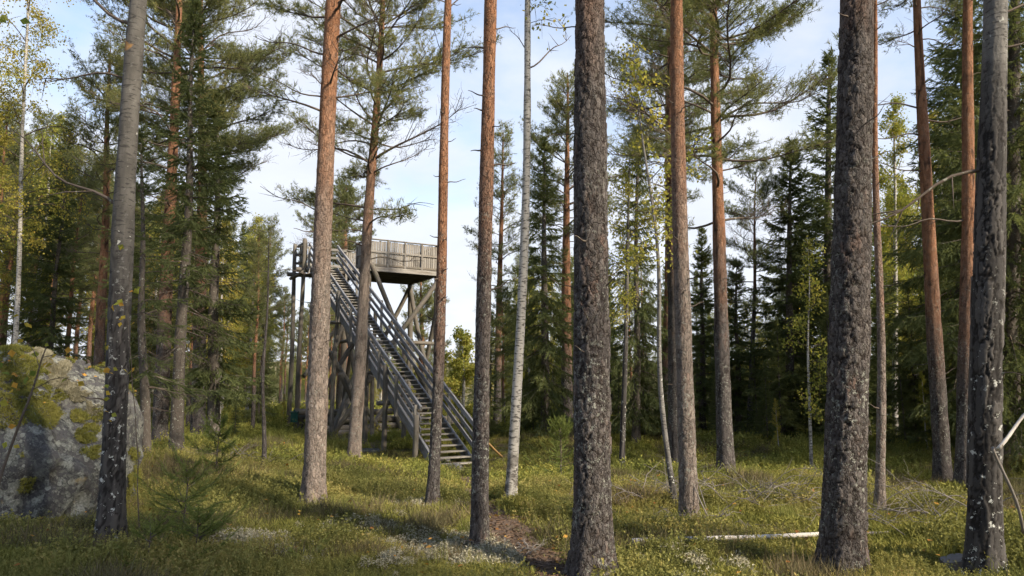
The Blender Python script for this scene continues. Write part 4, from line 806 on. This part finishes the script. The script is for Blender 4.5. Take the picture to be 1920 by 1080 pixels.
stone(700, 852, (.75, .5, .14), 65, 'low flat grey rock in the moss right of the wide-crowned pine', .45)

# ------------------------------------------------------------------ fallen wood, stumps, box
def lying(name, label, cat, p, q, r, mat, group=None, n=14, wob=.02, seed=0, taper=.6, sides=10):
    p = np.asarray(p, float); q = np.asarray(q, float); s = np.linspace(0, 1, n); L = np.linalg.norm(q - p); dirv = nrm(q - p); sd_ = nrm(np.cross(dirv, [0, 0, 1.]))
    c = (q - p) * s[:, None] + sd_ * (wob * L * np.sin(s * 5 + seed))[:, None] + np.array([0, 0, 1.]) * (wob * .5 * L * np.sin(s * 7 + seed) * s)[:, None]
    V, Q = tubes(c[None], (r * (1 - (1 - taper) * s) * (1 + .08 * np.sin(s * 31 + seed)))[None], sides); k = len(V); V = np.concatenate([V, c[[0, -1]]])
    caps = [[k, (i + 1) % sides, i] for i in range(sides)] + [[k + 1, (n - 1) * sides + i, (n - 1) * sides + (i + 1) % sides] for i in range(sides)]
    o = obj(name, mesh(name, V, [Q, np.array(caps)], mat), None, p, label=label, category=cat)
    if group: o['group'] = group
    return o
def polemat():
    n = N('barkless_birch_pole'); p = n.oc(); c = n.mix(n.noise(p, 9, 5), (.38, .35, .31), (.58, .55, .50)); c = n.mix(n.mr(n.noise(n.scale(p, (4, 1, 1)), 12, 4), .58, .66, 0, .8), c, (.12, .10, .08)); return n.solid(c, .8, None, .2)
M_POLE = polemat(); M_YEL = plain('fresh_yellow_wood', (.40, .25, .11)); M_CUT = plain('cut_wood', (.42, .22, .10))
a, b = ghit(1186, 1032), ghit(1540, 1020); a[2] += .11; b[2] += .11
_s = np.linspace(0, 1, 40)[:, None]; _l = a + (b - a) * _s; _o = float(np.max(hgt(_l[:, 0], _l[:, 1]) - _l[:, 2])) + .06; a[2] += _o; b[2] += _o
lying('fallen_pole', 'long pale barkless pole lying across the grass between the thick pines', 'pole', a, b + (b - a) * .02, .028, M_POLE, wob=.006, taper=.85)
a, b = ghit(1622, 1012), ghit(1668, 1010); a[2] += .05; b[2] += .05
lying('fallen_pole', 'short grey broken pole end on the grass right of the flaky trunk', 'pole', a - [.25, 0, 0], b, .028, M_DRY, wob=.01)
a, b = ghit(1440, 972), ghit(1537, 976); a[2] += .06; b[2] += .06
lying('fallen_pole', 'thin brown fallen stem behind the pale pole', 'pole', a, b + [.3, 0, 0], .022, M_YEL, wob=.01)
p = ghit(1347, 1000); lying('dead_stick', 'thin grey stick poking up from the grass behind the pale pole', 'stick', p - [0, 0, .05], p + [-.26, .25, .62], .012, M_DRY, wob=.02, taper=.4, seed=2)
p = ghit(1330, 960); lying('dead_stick', 'short bare twig rising from the brush near the sunlit pine', 'stick', p - [0, 0, .05], p + [-.15, .1, .45], .008, M_DRY, wob=.03, taper=.4, seed=4)
p = at(1872, 832, 5.6); lying('dead_stick', 'bent bone-white branch curving out beside the right edge aspen', 'stick', at(1868, 842, 5.6), at(1930, 772, 5.6), .014, M_POLE, wob=.05, taper=.8, seed=1)
lying('dead_stick', 'pale broken branch stem holding up the bent white branch', 'stick', at(1920, 1000, 5.75), at(1866, 838, 5.62), .012, M_DRY, wob=.03, taper=.9, seed=3)
p = ghit(605, 1000); lying('dead_stick', 'short white stick on the moss below the pink-stemmed pine', 'stick', p + [0, 0, .10], p + [.10, -.22, .06], .013, M_POLE, n=8, wob=.01)
p = at(918, 838, 17); lying('leaning_pole', 'thin yellow pole slanting from behind the slim dark-footed pine', 'pole', at(896, 815, 18.2), ghit(942, 858) * [1, 1, 0] + [0, 0, ghit(942, 858)[2] + .02], .035, M_YEL, wob=.004, taper=.9)
lying('leaning_pole', 'thin yellowish pole slanting under the stairs', 'pole', at(772, 812, 22.5), ghit(800, 845), .04, M_YEL, wob=.004, taper=.9)
def stump(px, py, r, h, label, cut):
    B = ghit(px, py); rng = np.random.default_rng(int(px)); n = 28; a_ = np.arange(n) / n * 6.283; zz = np.array([-.15, 0, h * .3, h * .7, h * .97, h]); rr = r * np.array([1.5, 1.35, 1.12, 1.02, 1., .95])
    lob = 1 + .09 * np.cos(a_ * 5 + px) + .05 * np.cos(a_ * 9); V = np.stack([np.stack([np.cos(a_) * q * lob, np.sin(a_) * q * lob, np.full(n, z) + (.03 * np.cos(a_) if k > 2 else 0)], -1) for k, (q, z) in enumerate(zip(rr, zz))]).reshape(-1, 3)
    i = np.arange(5)[:, None] * n; j = np.arange(n)[None]; j2 = (j + 1) % n; Q = np.stack([i + j, i + j2, i + n + j2, i + n + j], -1).reshape(-1, 4)
    t = thing('tree_stump', label, 'stump', B, 'cut stumps'); obj('bark', mesh('bark', V, [Q], M_BS), t)
    top = V[-n:] * [.97, .97, 1] + [0, 0, .002]; tv = np.concatenate([top, [[0, 0, h - .004]]]); obj('cut_face', mesh('cut_face', tv, [np.array([[n, k, (k + 1) % n] for k in range(n)])], cut, smooth=False), t)
stump(1346, 1004, .055, .10, 'small fresh-cut stump with orange top beside the pale pole', M_CUT)
stump(1792, 1078, .12, .13, 'old grey stump at the foot of the right edge aspen', M_DRY)
stump(574, 812, .30, .42, 'pale grey concrete footing beside the landing posts', M_DRY)  # concrete ring footing, modelled with the stump shape
def brush_pile(px, py, R, n, H, label, seed, L=(.3, .9), mat=None):
    B = ghit(px, py); rng = np.random.default_rng(seed); tb = TB()
    for i in range(n):
        c = rng.normal(size=2) * R * [1, .6]; z = h1(B[0] + c[0], B[1] + c[1]) - B[2]; az = rng.random() * 6.28; l = rng.uniform(*L); e = rng.normal() * .3 + .15; s = np.linspace(0, 1, 7)
        p = np.stack([c[0] + math.cos(az) * s * l, c[1] + math.sin(az) * s * l, z + .03 + rng.random() * H * .5 + s * l * math.sin(e) + rng.uniform(-.1, .25) * np.sin(s * 3.1) * l], -1); p += np.cumsum(rng.normal(size=(7, 3)) * .012, 0)
        rb = rng.uniform(.003, .008); tb.add(p, rb * (1 - .7 * s), 4)
        for k in range(4):
            j = rng.integers(1, 6); d = nrm(nrm(p[j + 1] - p[j]) + rng.normal(size=3) * .6); tb.add(np.stack([p[j], p[j] + d * l * .15, p[j] + d * l * .3 + rng.normal(size=3) * .02]), np.array([rb * .5, rb * .35, .001]), 3)
    V, Q = tb.out(); obj('brush_pile', mesh('brush_pile', V, [Q], mat or M_DRY), None, B, label=label, category='brush pile', group='piles of dry brushwood')
brush_pile(1480, 950, .5, 42, .3, 'tangle of dry grey twigs left of the flaky trunk', 1)
brush_pile(1710, 985, .55, 50, .25, 'heap of dry brushwood between the flaky trunk and the right edge aspen', 2)
brush_pile(1300, 1000, .28, 40, .25, 'dry twigs gathered round the foot of the sunlit pine', 3, (.15, .5))
brush_pile(1220, 935, .5, 45, .2, 'greyish dead twigs in the grass left of the sunlit pine', 4)
brush_pile(465, 872, .45, 36, .12, 'low scatter of dry sticks in the moss left of the pink-stemmed pine', 5)
brush_pile(1400, 935, .6, 36, .25, 'grey dead heather and twigs behind the pale pole', 6, (.2, .6))
brush_pile(935, 1045, .28, 40, .05, 'chips and twigs scattered at the foot of the slim dark-footed pine', 7, (.08, .3))
def box():
    B = at(551, 812, 30.6); B[2] = h1(B[0], B[1]); t = thing('letter_box', 'small dark green box on a stake by the landing posts', 'box', B); g = plain('green_paint', (.02, .09, .075), .5)
    beam('stake', t, (0, 0, -.2), (0, 0, .62), .07, .07, M_LOG); beam('body', t, (0, -.02, .56), (0, -.02, .96), .26, .2, g, up=(0, 1, 0)); beam('lid', t, (-.17, -.03, .985), (.17, -.03, .985), .27, .035, g); beam('knob', t, (0, -.02, 1.0), (0, -.02, 1.07), .05, .05, g, up=(0, 1, 0))
box()

# ------------------------------------------------------------------ small trees and leafy twigs near the viewer
def sapling(name, label, px, py, H, R, seed, nl=.022, nw=.004, k=26, dens=1.2, d=None, mat=None):
    B = ghit(px, py) if d is None else gpt(at(px, py, d)[0], d); ax = axis_fn(B, B + [.02, 0, H], H, .02, seed)
    t = thing(name, label, 'spruce tree', B, 'young spruces on the forest floor'); r0 = H * .012 + .004
    obj('trunk', trunk_mesh('trunk', ax, H, r0, 'spruce', M_TW, 0, H * .8, seed, .1), t)
    (wv, wq), (V, Fc, A) = spruce_crown(ax, H, .06, R, r0, seed, dens=dens * 1.5, nl=nl, nw=nw, k=k, droop=-.25, hang=.05, wz=.14)
    obj('branches', mesh('branches', wv, [wq], M_TW), t, kind='stuff'); obj('crown', mesh('crown', V, [Fc], mat or M_SPRUCE_Y, dict(rnd=A), smooth=False), t)
sapling('spruce_sapling', 'knee-high green spruce sapling with spreading twigs right of the boulder', 345, 1010, .74, .70, 601)
sapling('spruce_sapling', 'small bright spruce seedling low in the left foreground', 365, 1062, .42, .45, 602)
sapling('spruce_sapling', 'bushy dark spruce sapling beside the thick middle pine', 1050, 868, 1.25, .85, 603, d=14, nl=.035, nw=.007, k=14, dens=.8)
sapling('spruce_sapling', 'short spruce seedling at the foot of the grey aspen', 275, 1066, .35, .35, 604)
sapling('spruce_sapling', 'tiny spruce seedling in front of the pink-stemmed pine', 565, 1062, .25, .30, 605)
sapling('spruce_sapling', 'waist-high spruce sapling beside the lichen-grey spruce trunk', 405, 900, .9, .6, 606, nl=.03, nw=.006, k=16)
def leafy(name, label, cat, stems, leaves, mat_s, B, leafsize, seed, lm=M_YLEAF, group=None):
    """stems: lists of (px,py,d,r); leaves: (px,py,d,n,spread)"""
    rng = np.random.default_rng(seed); t = thing(name, label, cat, B, group); B = np.array(t.location)
    for i, (nm, st) in enumerate(stems):
        P_ = np.array([at(*q[:3]) for q in st]) - B; r = np.array([q[3] for q in st]); s = np.linspace(0, len(P_) - 1, 14); Pi = np.stack([np.interp(s, np.arange(len(P_)), P_[:, k]) for k in range(3)], -1); ri = np.interp(s, np.arange(len(P_)), r)
        Pi[1:-1] = (Pi[:-2] + 2 * Pi[1:-1] + Pi[2:]) / 4; Pi[1:-1] += rng.normal(size=(12, 3)) * .004
        V, Q = tubes(Pi[None], ri[None], 8); obj(nm, mesh(nm, V, [Q], mat_s), t)
    for px, py, d, n, sp_ in leaves:
        for i in range(n):
            p = at(px, py, d) - B + rng.normal(size=3) * sp_ * [1, .6, .8]; dv_ = nrm(rng.normal(size=3) * [1, .7, .4] + [0, 0, -.5]); nn = nrm(rng.normal(size=3) * .6 + [0, -.7, .6])
            v, f, a_ = leafs(np.zeros((1, 3)), dv_[None], nn[None], np.array([leafsize * rng.uniform(.7, 1.2)]), np.array([rng.random()]), .85)
            obj('leaf', mesh('leaf', v, [f], lm, dict(rnd=a_), smooth=False), t, p)
leafy('aspen_sapling', 'leaning grey sapling with yellow leaves in front of the boulder', 'sapling',
      [('stem', [(-25, 985, 6.3, .014), (8, 870, 6.3, .012), (50, 760, 6.3, .010), (75, 690, 6.3, .007), (88, 640, 6.3, .004)]), ('twig', [(62, 730, 6.3, .004), (110, 705, 6.25, .003), (160, 720, 6.2, .002), (190, 745, 6.15, .0015)]), ('twig', [(75, 690, 6.3, .004), (60, 650, 6.35, .003), (15, 620, 6.4, .0015)]), ('twig', [(80, 670, 6.3, .004), (130, 660, 6.2, .003), (195, 690, 6.1, .002), (235, 688, 6.05, .0012)])],
      [(20, 645, 6.4, 4, .10), (60, 672, 6.35, 5, .10), (120, 660, 6.2, 4, .09), (205, 690, 6.1, 5, .09), (15, 735, 6.3, 3, .08), (5, 830, 6.3, 3, .07), (150, 715, 6.2, 2, .06), (185, 740, 6.15, 2, .05), (40, 600, 6.4, 3, .09)], M_TW, gpt(at(-30, 1000, 6.3)[0], 6.3), .062, 71)
leafy('aspen_sapling', 'thin twig of yellow leaves hanging before the grey aspen trunk', 'sapling',
      [('stem', [(262, 1015, 7.05, .006), (258, 850, 7.0, .005), (248, 700, 6.95, .004), (238, 590, 6.9, .002), (243, 510, 6.9, .001)])],
      [(232, 570, 6.9, 4, .06), (243, 600, 6.9, 4, .06), (222, 690, 6.9, 4, .07), (205, 780, 6.9, 2, .04), (252, 545, 6.9, 3, .05), (215, 790, 6.9, 1, .02), (228, 455, 6.9, 2, .03)], M_TW, gpt(at(262, 1015, 7.05)[0], 7.05), .062, 72)
leafy('aspen_sapling', 'dark leafy branch tips reaching in at the left edge', 'sapling',
      [('stem', [(-150, 1150, 4.6, .02), (-130, 700, 4.6, .016), (-110, 300, 4.6, .010), (-60, -20, 4.6, .005)]), ('twig', [(-105, 260, 4.6, .005), (-40, 60, 4.5, .003), (40, 30, 4.45, .001)]), ('twig', [(-128, 640, 4.6, .005), (-50, 690, 4.5, .003), (10, 700, 4.45, .001)]), ('twig', [(-120, 480, 4.6, .005), (-40, 400, 4.5, .003), (10, 375, 4.45, .001)])],
      [(12, 30, 4.45, 5, .06), (35, 45, 4.45, 2, .03), (5, 690, 4.45, 3, .04), (5, 375, 4.45, 2, .04), (-40, 420, 4.5, 5, .1), (-60, 650, 4.5, 5, .1), (8, 355, 4.45, 1, .02)], M_TW, gpt(at(-150, 1080, 4.6)[0], 4.6), .062, 73, M_ASPEN)

# ------------------------------------------------------------------ ground cover (stuff, scattered)
def scatter(name, label, protos, P, rotz, scl, tilt=.0, seed=0, cat=None):
    me = bpy.data.meshes.new(name); me.vertices.add(len(P)); me.vertices.foreach_set('co', np.asarray(P, np.float32).ravel()); rng = np.random.default_rng(seed)
    R = np.stack([rng.normal(size=len(P)) * tilt, rng.normal(size=len(P)) * tilt, rotz], -1)
    me.attributes.new('rot', 'FLOAT_VECTOR', 'POINT').data.foreach_set('vector', R.astype(np.float32).ravel()); me.attributes.new('scl', 'FLOAT', 'POINT').data.foreach_set('value', np.asarray(scl, np.float32))
    me.attributes.new('pick', 'INT', 'POINT').data.foreach_set('value', rng.integers(0, len(protos), len(P)).astype(np.int32))
    o = obj(name, me, kind='stuff', label=label, category=cat or name.replace('_', ' ')); ng = bpy.data.node_groups.new(name, 'GeometryNodeTree')
    ng.interface.new_socket('Geometry', in_out='INPUT', socket_type='NodeSocketGeometry'); ng.interface.new_socket('Geometry', in_out='OUTPUT', socket_type='NodeSocketGeometry')
    gi = ng.nodes.new('NodeGroupInput'); go = ng.nodes.new('NodeGroupOutput'); join = ng.nodes.new('GeometryNodeJoinGeometry')
    def named(n, t): x = ng.nodes.new('GeometryNodeInputNamedAttribute'); x.data_type = t; x.inputs[0].default_value = n; return [s for s in x.outputs if s.enabled][0]
    for i, pm in enumerate(protos):
        src = bpy.data.objects.new(name + '_source', pm); oi = ng.nodes.new('GeometryNodeObjectInfo'); oi.inputs['Object'].default_value = src; oi.inputs['As Instance'].default_value = True
        cmpn = ng.nodes.new('FunctionNodeCompare'); cmpn.data_type = 'INT'; cmpn.operation = 'EQUAL'; ins = [s for s in cmpn.inputs if s.enabled]; ng.links.new(named('pick', 'INT'), ins[0]); ins[1].default_value = i
        ip = ng.nodes.new('GeometryNodeInstanceOnPoints'); ng.links.new(gi.outputs[0], ip.inputs['Points']); ng.links.new(cmpn.outputs[0], ip.inputs['Selection']); ng.links.new(oi.outputs['Geometry'], ip.inputs['Instance'])
        er = ng.nodes.new('FunctionNodeEulerToRotation'); ng.links.new(named('rot', 'FLOAT_VECTOR'), er.inputs[0]); ng.links.new(er.outputs[0], ip.inputs['Rotation']); ng.links.new(named('scl', 'FLOAT'), ip.inputs['Scale']); ng.links.new(ip.outputs[0], join.inputs[0])
    ng.links.new(join.outputs[0], go.inputs[0]); md = o.modifiers.new('scatter', 'NODES'); md.node_group = ng; return o
def p_bilberry(seed, ns=16, hh=.2, ls=.026, mat=M_BILB, nl=8):
    rng = np.random.default_rng(seed); P_, D_, N_, S_, R_ = [], [], [], [], []; tb = TB()
    for i in range(ns):
        b = rng.normal(size=3) * [.07, .07, 0]; d = nrm(rng.normal(size=3) * .35 + [0, 0, 1]); h = hh * rng.uniform(.5, 1.15); tip = b + d * h; tb.add(np.stack([b, (b + tip) / 2 + rng.normal(size=3) * .01, tip]), np.array([.0022, .0016, .0008]), 3)
        for k in range(nl):
            u = rng.uniform(.3, 1.05); P_.append(b + d * h * u); D_.append(nrm(rng.normal(size=3) + [0, 0, .3])); N_.append(nrm(rng.normal(size=3) * .6 + [0, 0, 1])); S_.append(ls * rng.uniform(.6, 1.2)); R_.append(rng.random() * .75 + .25 * u)
    V, Fa, A = leafs(np.array(P_), np.array(D_), np.array(N_), np.array(S_), np.clip(R_, 0, 1), .7); wv, wq = tb.out()
    return mesh('bilberry', np.concatenate([V, wv]), [Fa, wq + len(V)], mat, dict(rnd=np.r_[A, np.full(len(wv), .15)]), smooth=False)
def p_grass(seed, nb=26, hh=.26, w=.005, sp=.05):
    rng = np.random.default_rng(seed); V, Fa, A = [], [], []
    for i in range(nb):
        b = rng.normal(size=3) * [sp, sp, 0]; az = rng.random() * 6.28; o = np.array([math.cos(az), math.sin(az), 0]); s_ = np.array([-o[1], o[0], 0]) * w / 2; h = hh * rng.uniform(.5, 1.2); l = h * rng.uniform(.15, .75); k = len(V) * 0 + sum(len(v) for v in V)
        m = b + o * l * .3 + [0, 0, h * .62]; t = b + o * l + [0, 0, h * rng.uniform(.8, 1)]; V.append(np.stack([b - s_, b + s_, m + s_ * .8, m - s_ * .8, t])); Fa += [[k, k + 1, k + 2], [k, k + 2, k + 3], [k + 3, k + 2, k + 4]]; r = rng.random(); A += [r * .8, r * .8, r * .9, r * .9, min(1, r + .1)]
    return mesh('grass_tuft', np.concatenate(V), [np.array(Fa)], M_GRASS, dict(rnd=A), smooth=False)
def p_tuft(seed, n, r, L, w, mat, up=1., rh=.4, h0=0.):
    rng = np.random.default_rng(seed); d = nrm(rng.normal(size=(n, 3)) * [1, 1, .5] + [0, 0, up]); q = rng.normal(size=(n, 3)) * [r * .5, r * .5, 0]; q[:, 2] = np.clip(rh * r * (1 - (np.hypot(q[:, 0], q[:, 1]) / r) ** 2), 0, 1) * rng.random(n) + h0
    V, Fa, A = blades(q, d, L * rng.uniform(.5, 1.2, n), np.full(n, w), rng.random(n), rng); return mesh('tuft', V, [Fa], mat, dict(rnd=A), smooth=False)
def sow(n, dmin, dmax, seed, pxr=(-160, 2080), dens=None):
    """points on the ground inside the wedge the viewer looks into (with margin), even over the area"""
    rng = np.random.default_rng(seed); d = np.sqrt(rng.uniform(dmin ** 2, dmax ** 2, n)); px = rng.uniform(*pxr, n); x = (px - 960) / F * d
    keep = pathdist(x, d) > .17 + .20 * rng.random(n) ** .6
    for B_, r_ in TREES:
        if B_[1] < 17: keep &= np.hypot(x - B_[0], d - B_[1]) > r_ * 1.25 + .22 * rng.random(n) ** 2
    tu = (x + 6.4) * .862 + (d - 31.7) * .507; tv = -(x + 6.4) * .507 + (d - 31.7) * .862; keep &= ~((tu > -3) & (tu < 4.4) & (tv > -2.2) & (tv < 4.4) & (rng.random(n) < .85)); keep &= ~((abs(tu + 1.52) < .7) & (tv > -12.8) & (tv < 0) & (rng.random(n) < .8))
    bx, by = (x + 6.95) / 1.95, (d - 9.3) / 1.5; keep &= (bx * bx + by * by) > .95
    x, d = x[keep], d[keep]
    if dens is not None:
        m = rng.random(len(x)) < dens(x, d); x, d = x[m], d[m]
    return np.stack([x, d, hgt(x, d)], -1), rng
def nz2(x, y, s, sd): return fbm(np.stack([x * s, y * s, 0 * x], -1), sd, 3)
M_BILN = foliage('bilberry_leaves_near', [(0, (.08, .088, .034)), (.3, (.165, .17, .056)), (.6, (.28, .26, .085)), (.85, (.35, .27, .105)), (1, (.24, .14, .07))], .3, .3, .45)
BIL = [p_bilberry(900 + i, mat=M_BILN) for i in range(4)]; BILF = [p_bilberry(910 + i, 16, .19, .030, nl=7) for i in range(3)]; HEA = [p_tuft(920 + i, 90, .12, .13, .006, M_HEATH, 1.6, .3) for i in range(3)]
GRA = [p_grass(930 + i) for i in range(4)]; GRAF = [p_grass(940 + i, 18, .3, .010, .09) for i in range(3)]; MOS = [p_tuft(950 + i, 90, .13, .04, .008, M_MOSS, .9, .35) for i in range(3)]; LIC = [p_tuft(960 + i, 170, .11, .03, .010, M_LICHEN, .4, .9) for i in range(3)]
LPATCH = [(850, 1028, .45, 32), (900, 1052, .4, 32), (800, 1045, .5, 22), (740, 1062, .4, 14), (495, 1025, .32, 75), (690, 1000, .5, 30), (770, 960, .6, 40), (950, 1060, .35, 40), (1330, 1065, .5, 25), (560, 1055, .3, 20), (700, 890, .6, 20)]
def clear(x, y):
    a, b = ghit(1186, 1026)[:2], ghit(1680, 1010)[:2]; d = b - a; t = np.clip(((x - a[0]) * d[0] + (y - a[1]) * d[1]) / (d @ d), 0, 1); off = np.hypot(x - a[0] - t * d[0], y - a[1] - t * d[1] + .22); k = .04 + .96 * sstep(.15, .5, off)
    for px, py, r, n in LPATCH:
        c = ghit(px, py); k = k * (1 - .8 * np.exp(-((x - c[0]) ** 2 + (y - c[1]) ** 2) / (2 * (r * .5) ** 2)))
    return k
def far_forest():
    rng = np.random.default_rng(17); n = 1500; d = rng.uniform(80, 420, n); px = rng.uniform(-200, 2100, n); x = (px - 960) / F * d; z = hgt(x, d); k = z > -4.15; P = np.stack([x, d, z], -1)[k]
    scatter('far_forest', 'hazy mass of distant forest beyond the nearer trees', [PROTO['pine'][0][4], PROTO['pine'][2][4], PROTO['spruce'][0][4], PROTO['spruce'][2][4], PROTO['birch'][0][4]], P, rng.random(len(P)) * 6.28, rng.uniform(.3, .55, len(P)) * np.where(P[:, 1] > 200, 1.6, 1), .02, 17, 'forest')
far_forest()
def cover():
    def S(nm, lb, pr, n, a, b, sd, dens, s0, s1, tilt=.12, sink=.0):
        P, rng = sow(n, a, b, sd, dens=dens); P[:, 2] -= sink; scatter(nm, lb, pr, P, rng.random(len(P)) * 6.28, rng.uniform(s0, s1, len(P)) * (.55 + .9 * sstep(.3, .7, nz2(P[:, 0], P[:, 1], 1.1, sd + 5))), tilt, sd)
    fb = lambda x, y: .10 + .90 * sstep(.43, .55, nz2(x, y, .6, 41)); fg = lambda x, y: .06 + .94 * sstep(.49, .60, nz2(x, y, .5, 52)); fh = lambda x, y: sstep(.48, .58, nz2(x, y, .8, 63)); fr = lambda x, y: .15 + .85 * sstep(.0, .25, x / y)
    S('bilberry_carpet', 'low green and yellow bilberry shrubs carpeting the near forest floor', BIL, 23000, 4.6, 13, 1, lambda x, y: fb(x, y) * clear(x, y), .42, .95)
    S('bilberry_carpet', 'sunlit yellow-green dwarf shrubs carpeting the ground round the tower', BILF, 32000, 13, 36, 2, fb, .7, 1.35)
    S('grass', 'thin grass tufts in the near forest floor', GRA, 6500, 4.6, 13, 3, lambda x, y: fg(x, y) * (.45 + .55 * fr(x, y)) * clear(x, y), .35, .8)
    S('grass', 'pale grass among the shrubs farther back', GRAF, 5500, 13, 32, 4, fg, .5, 1.05)
    S('heather', 'brownish heather clumps among the bilberries', HEA, 16000, 4.8, 26, 5, fh, .7, 1.6)
    S('moss', 'short green moss covering the near ground', MOS, 26000, 4.6, 13, 6, None, .7, 1.5, .1, .005)
    S('moss', 'mossy green cushions between the shrubs farther back', MOS, 16000, 13, 26, 16, None, 1.3, 2.6, .1, .01)
    S('undergrowth', 'dense low shrubs at the edge of the background woods', BILF, 9000, 30, 60, 7, None, 1.8, 4.0)
    # reindeer lichen in patches seen at the foot of the slim pine and in the left foreground
    rng = np.random.default_rng(8); L = []
    for px, py, r, n in LPATCH:
        c = ghit(px, py); q = c[:2] + rng.normal(size=(n, 2)) * r * [.6, .45]; L.append(q)
    q = np.concatenate(L); q = q[pathdist(q[:, 0], q[:, 1]) > .2]; P = np.column_stack([q, hgt(q[:, 0], q[:, 1]) + .03]); scatter('reindeer_lichen', 'pale grey reindeer lichen cushions on the near ground', LIC, P, rng.random(len(P)) * 6.28, rng.uniform(.5, 1.3, len(P)), .15, 9)
    P, rng = sow(1500, 4.6, 22, 10); n = len(P); pd = pathdist(P[:, 0], P[:, 1]); P[:, 2] += rng.uniform(.03, .20, n)
    ex = np.column_stack([PATH[3] + rng.normal(size=(60, 2)) * [.35, .8], np.zeros(60)]); ex[:, 2] = hgt(ex[:, 0], ex[:, 1]) + .025; P = np.concatenate([P, ex]); n = len(P)
    v, f, a_ = leafs(P, nrm(rng.normal(size=(n, 3)) * [1, 1, .25]), nrm(rng.normal(size=(n, 3)) * .4 + [0, 0, 1]), rng.uniform(.03, .065, n), rng.random(n)); obj('fallen_leaves', mesh('fallen_leaves', v, [f], M_FALLEN, dict(rnd=a_), smooth=False), kind='stuff', label='yellow and orange fallen leaves lying on the forest floor', category='fallen leaves')
    # needle litter, cones and chips on the path
    m = 5200; ix = rng.integers(0, len(PATH) - 1, m); t_ = rng.random(m)[:, None]; q = PATH[ix] + (PATH[np.minimum(ix + 1, len(PATH) - 1)] - PATH[ix]) * t_ + rng.normal(size=(m, 2)) * .2; P = np.column_stack([q, hgt(q[:, 0], q[:, 1]) + .022])
    for B_, r_ in TREES:
        if B_[1] < 11:
            k_ = 260; az = rng.random(k_) * 6.283; rr_ = r_ * 1.2 + np.abs(rng.normal(size=k_)) * .17; q = np.column_stack([B_[0] + np.cos(az) * rr_, B_[1] + np.sin(az) * rr_]); P = np.concatenate([P, np.column_stack([q, hgt(q[:, 0], q[:, 1]) + .025])])
    m = len(P); v, f, a_ = blades(P, nrm(rng.normal(size=(m, 3)) * [1, 1, .12]), rng.uniform(.03, .09, m), rng.uniform(.005, .02, m), rng.random(m), rng); obj('needle_litter', mesh('needle_litter', v, [f], M_LITTER, dict(rnd=a_), smooth=False), kind='stuff', label='brown needle litter and chips on the footpath', category='litter')
cover()
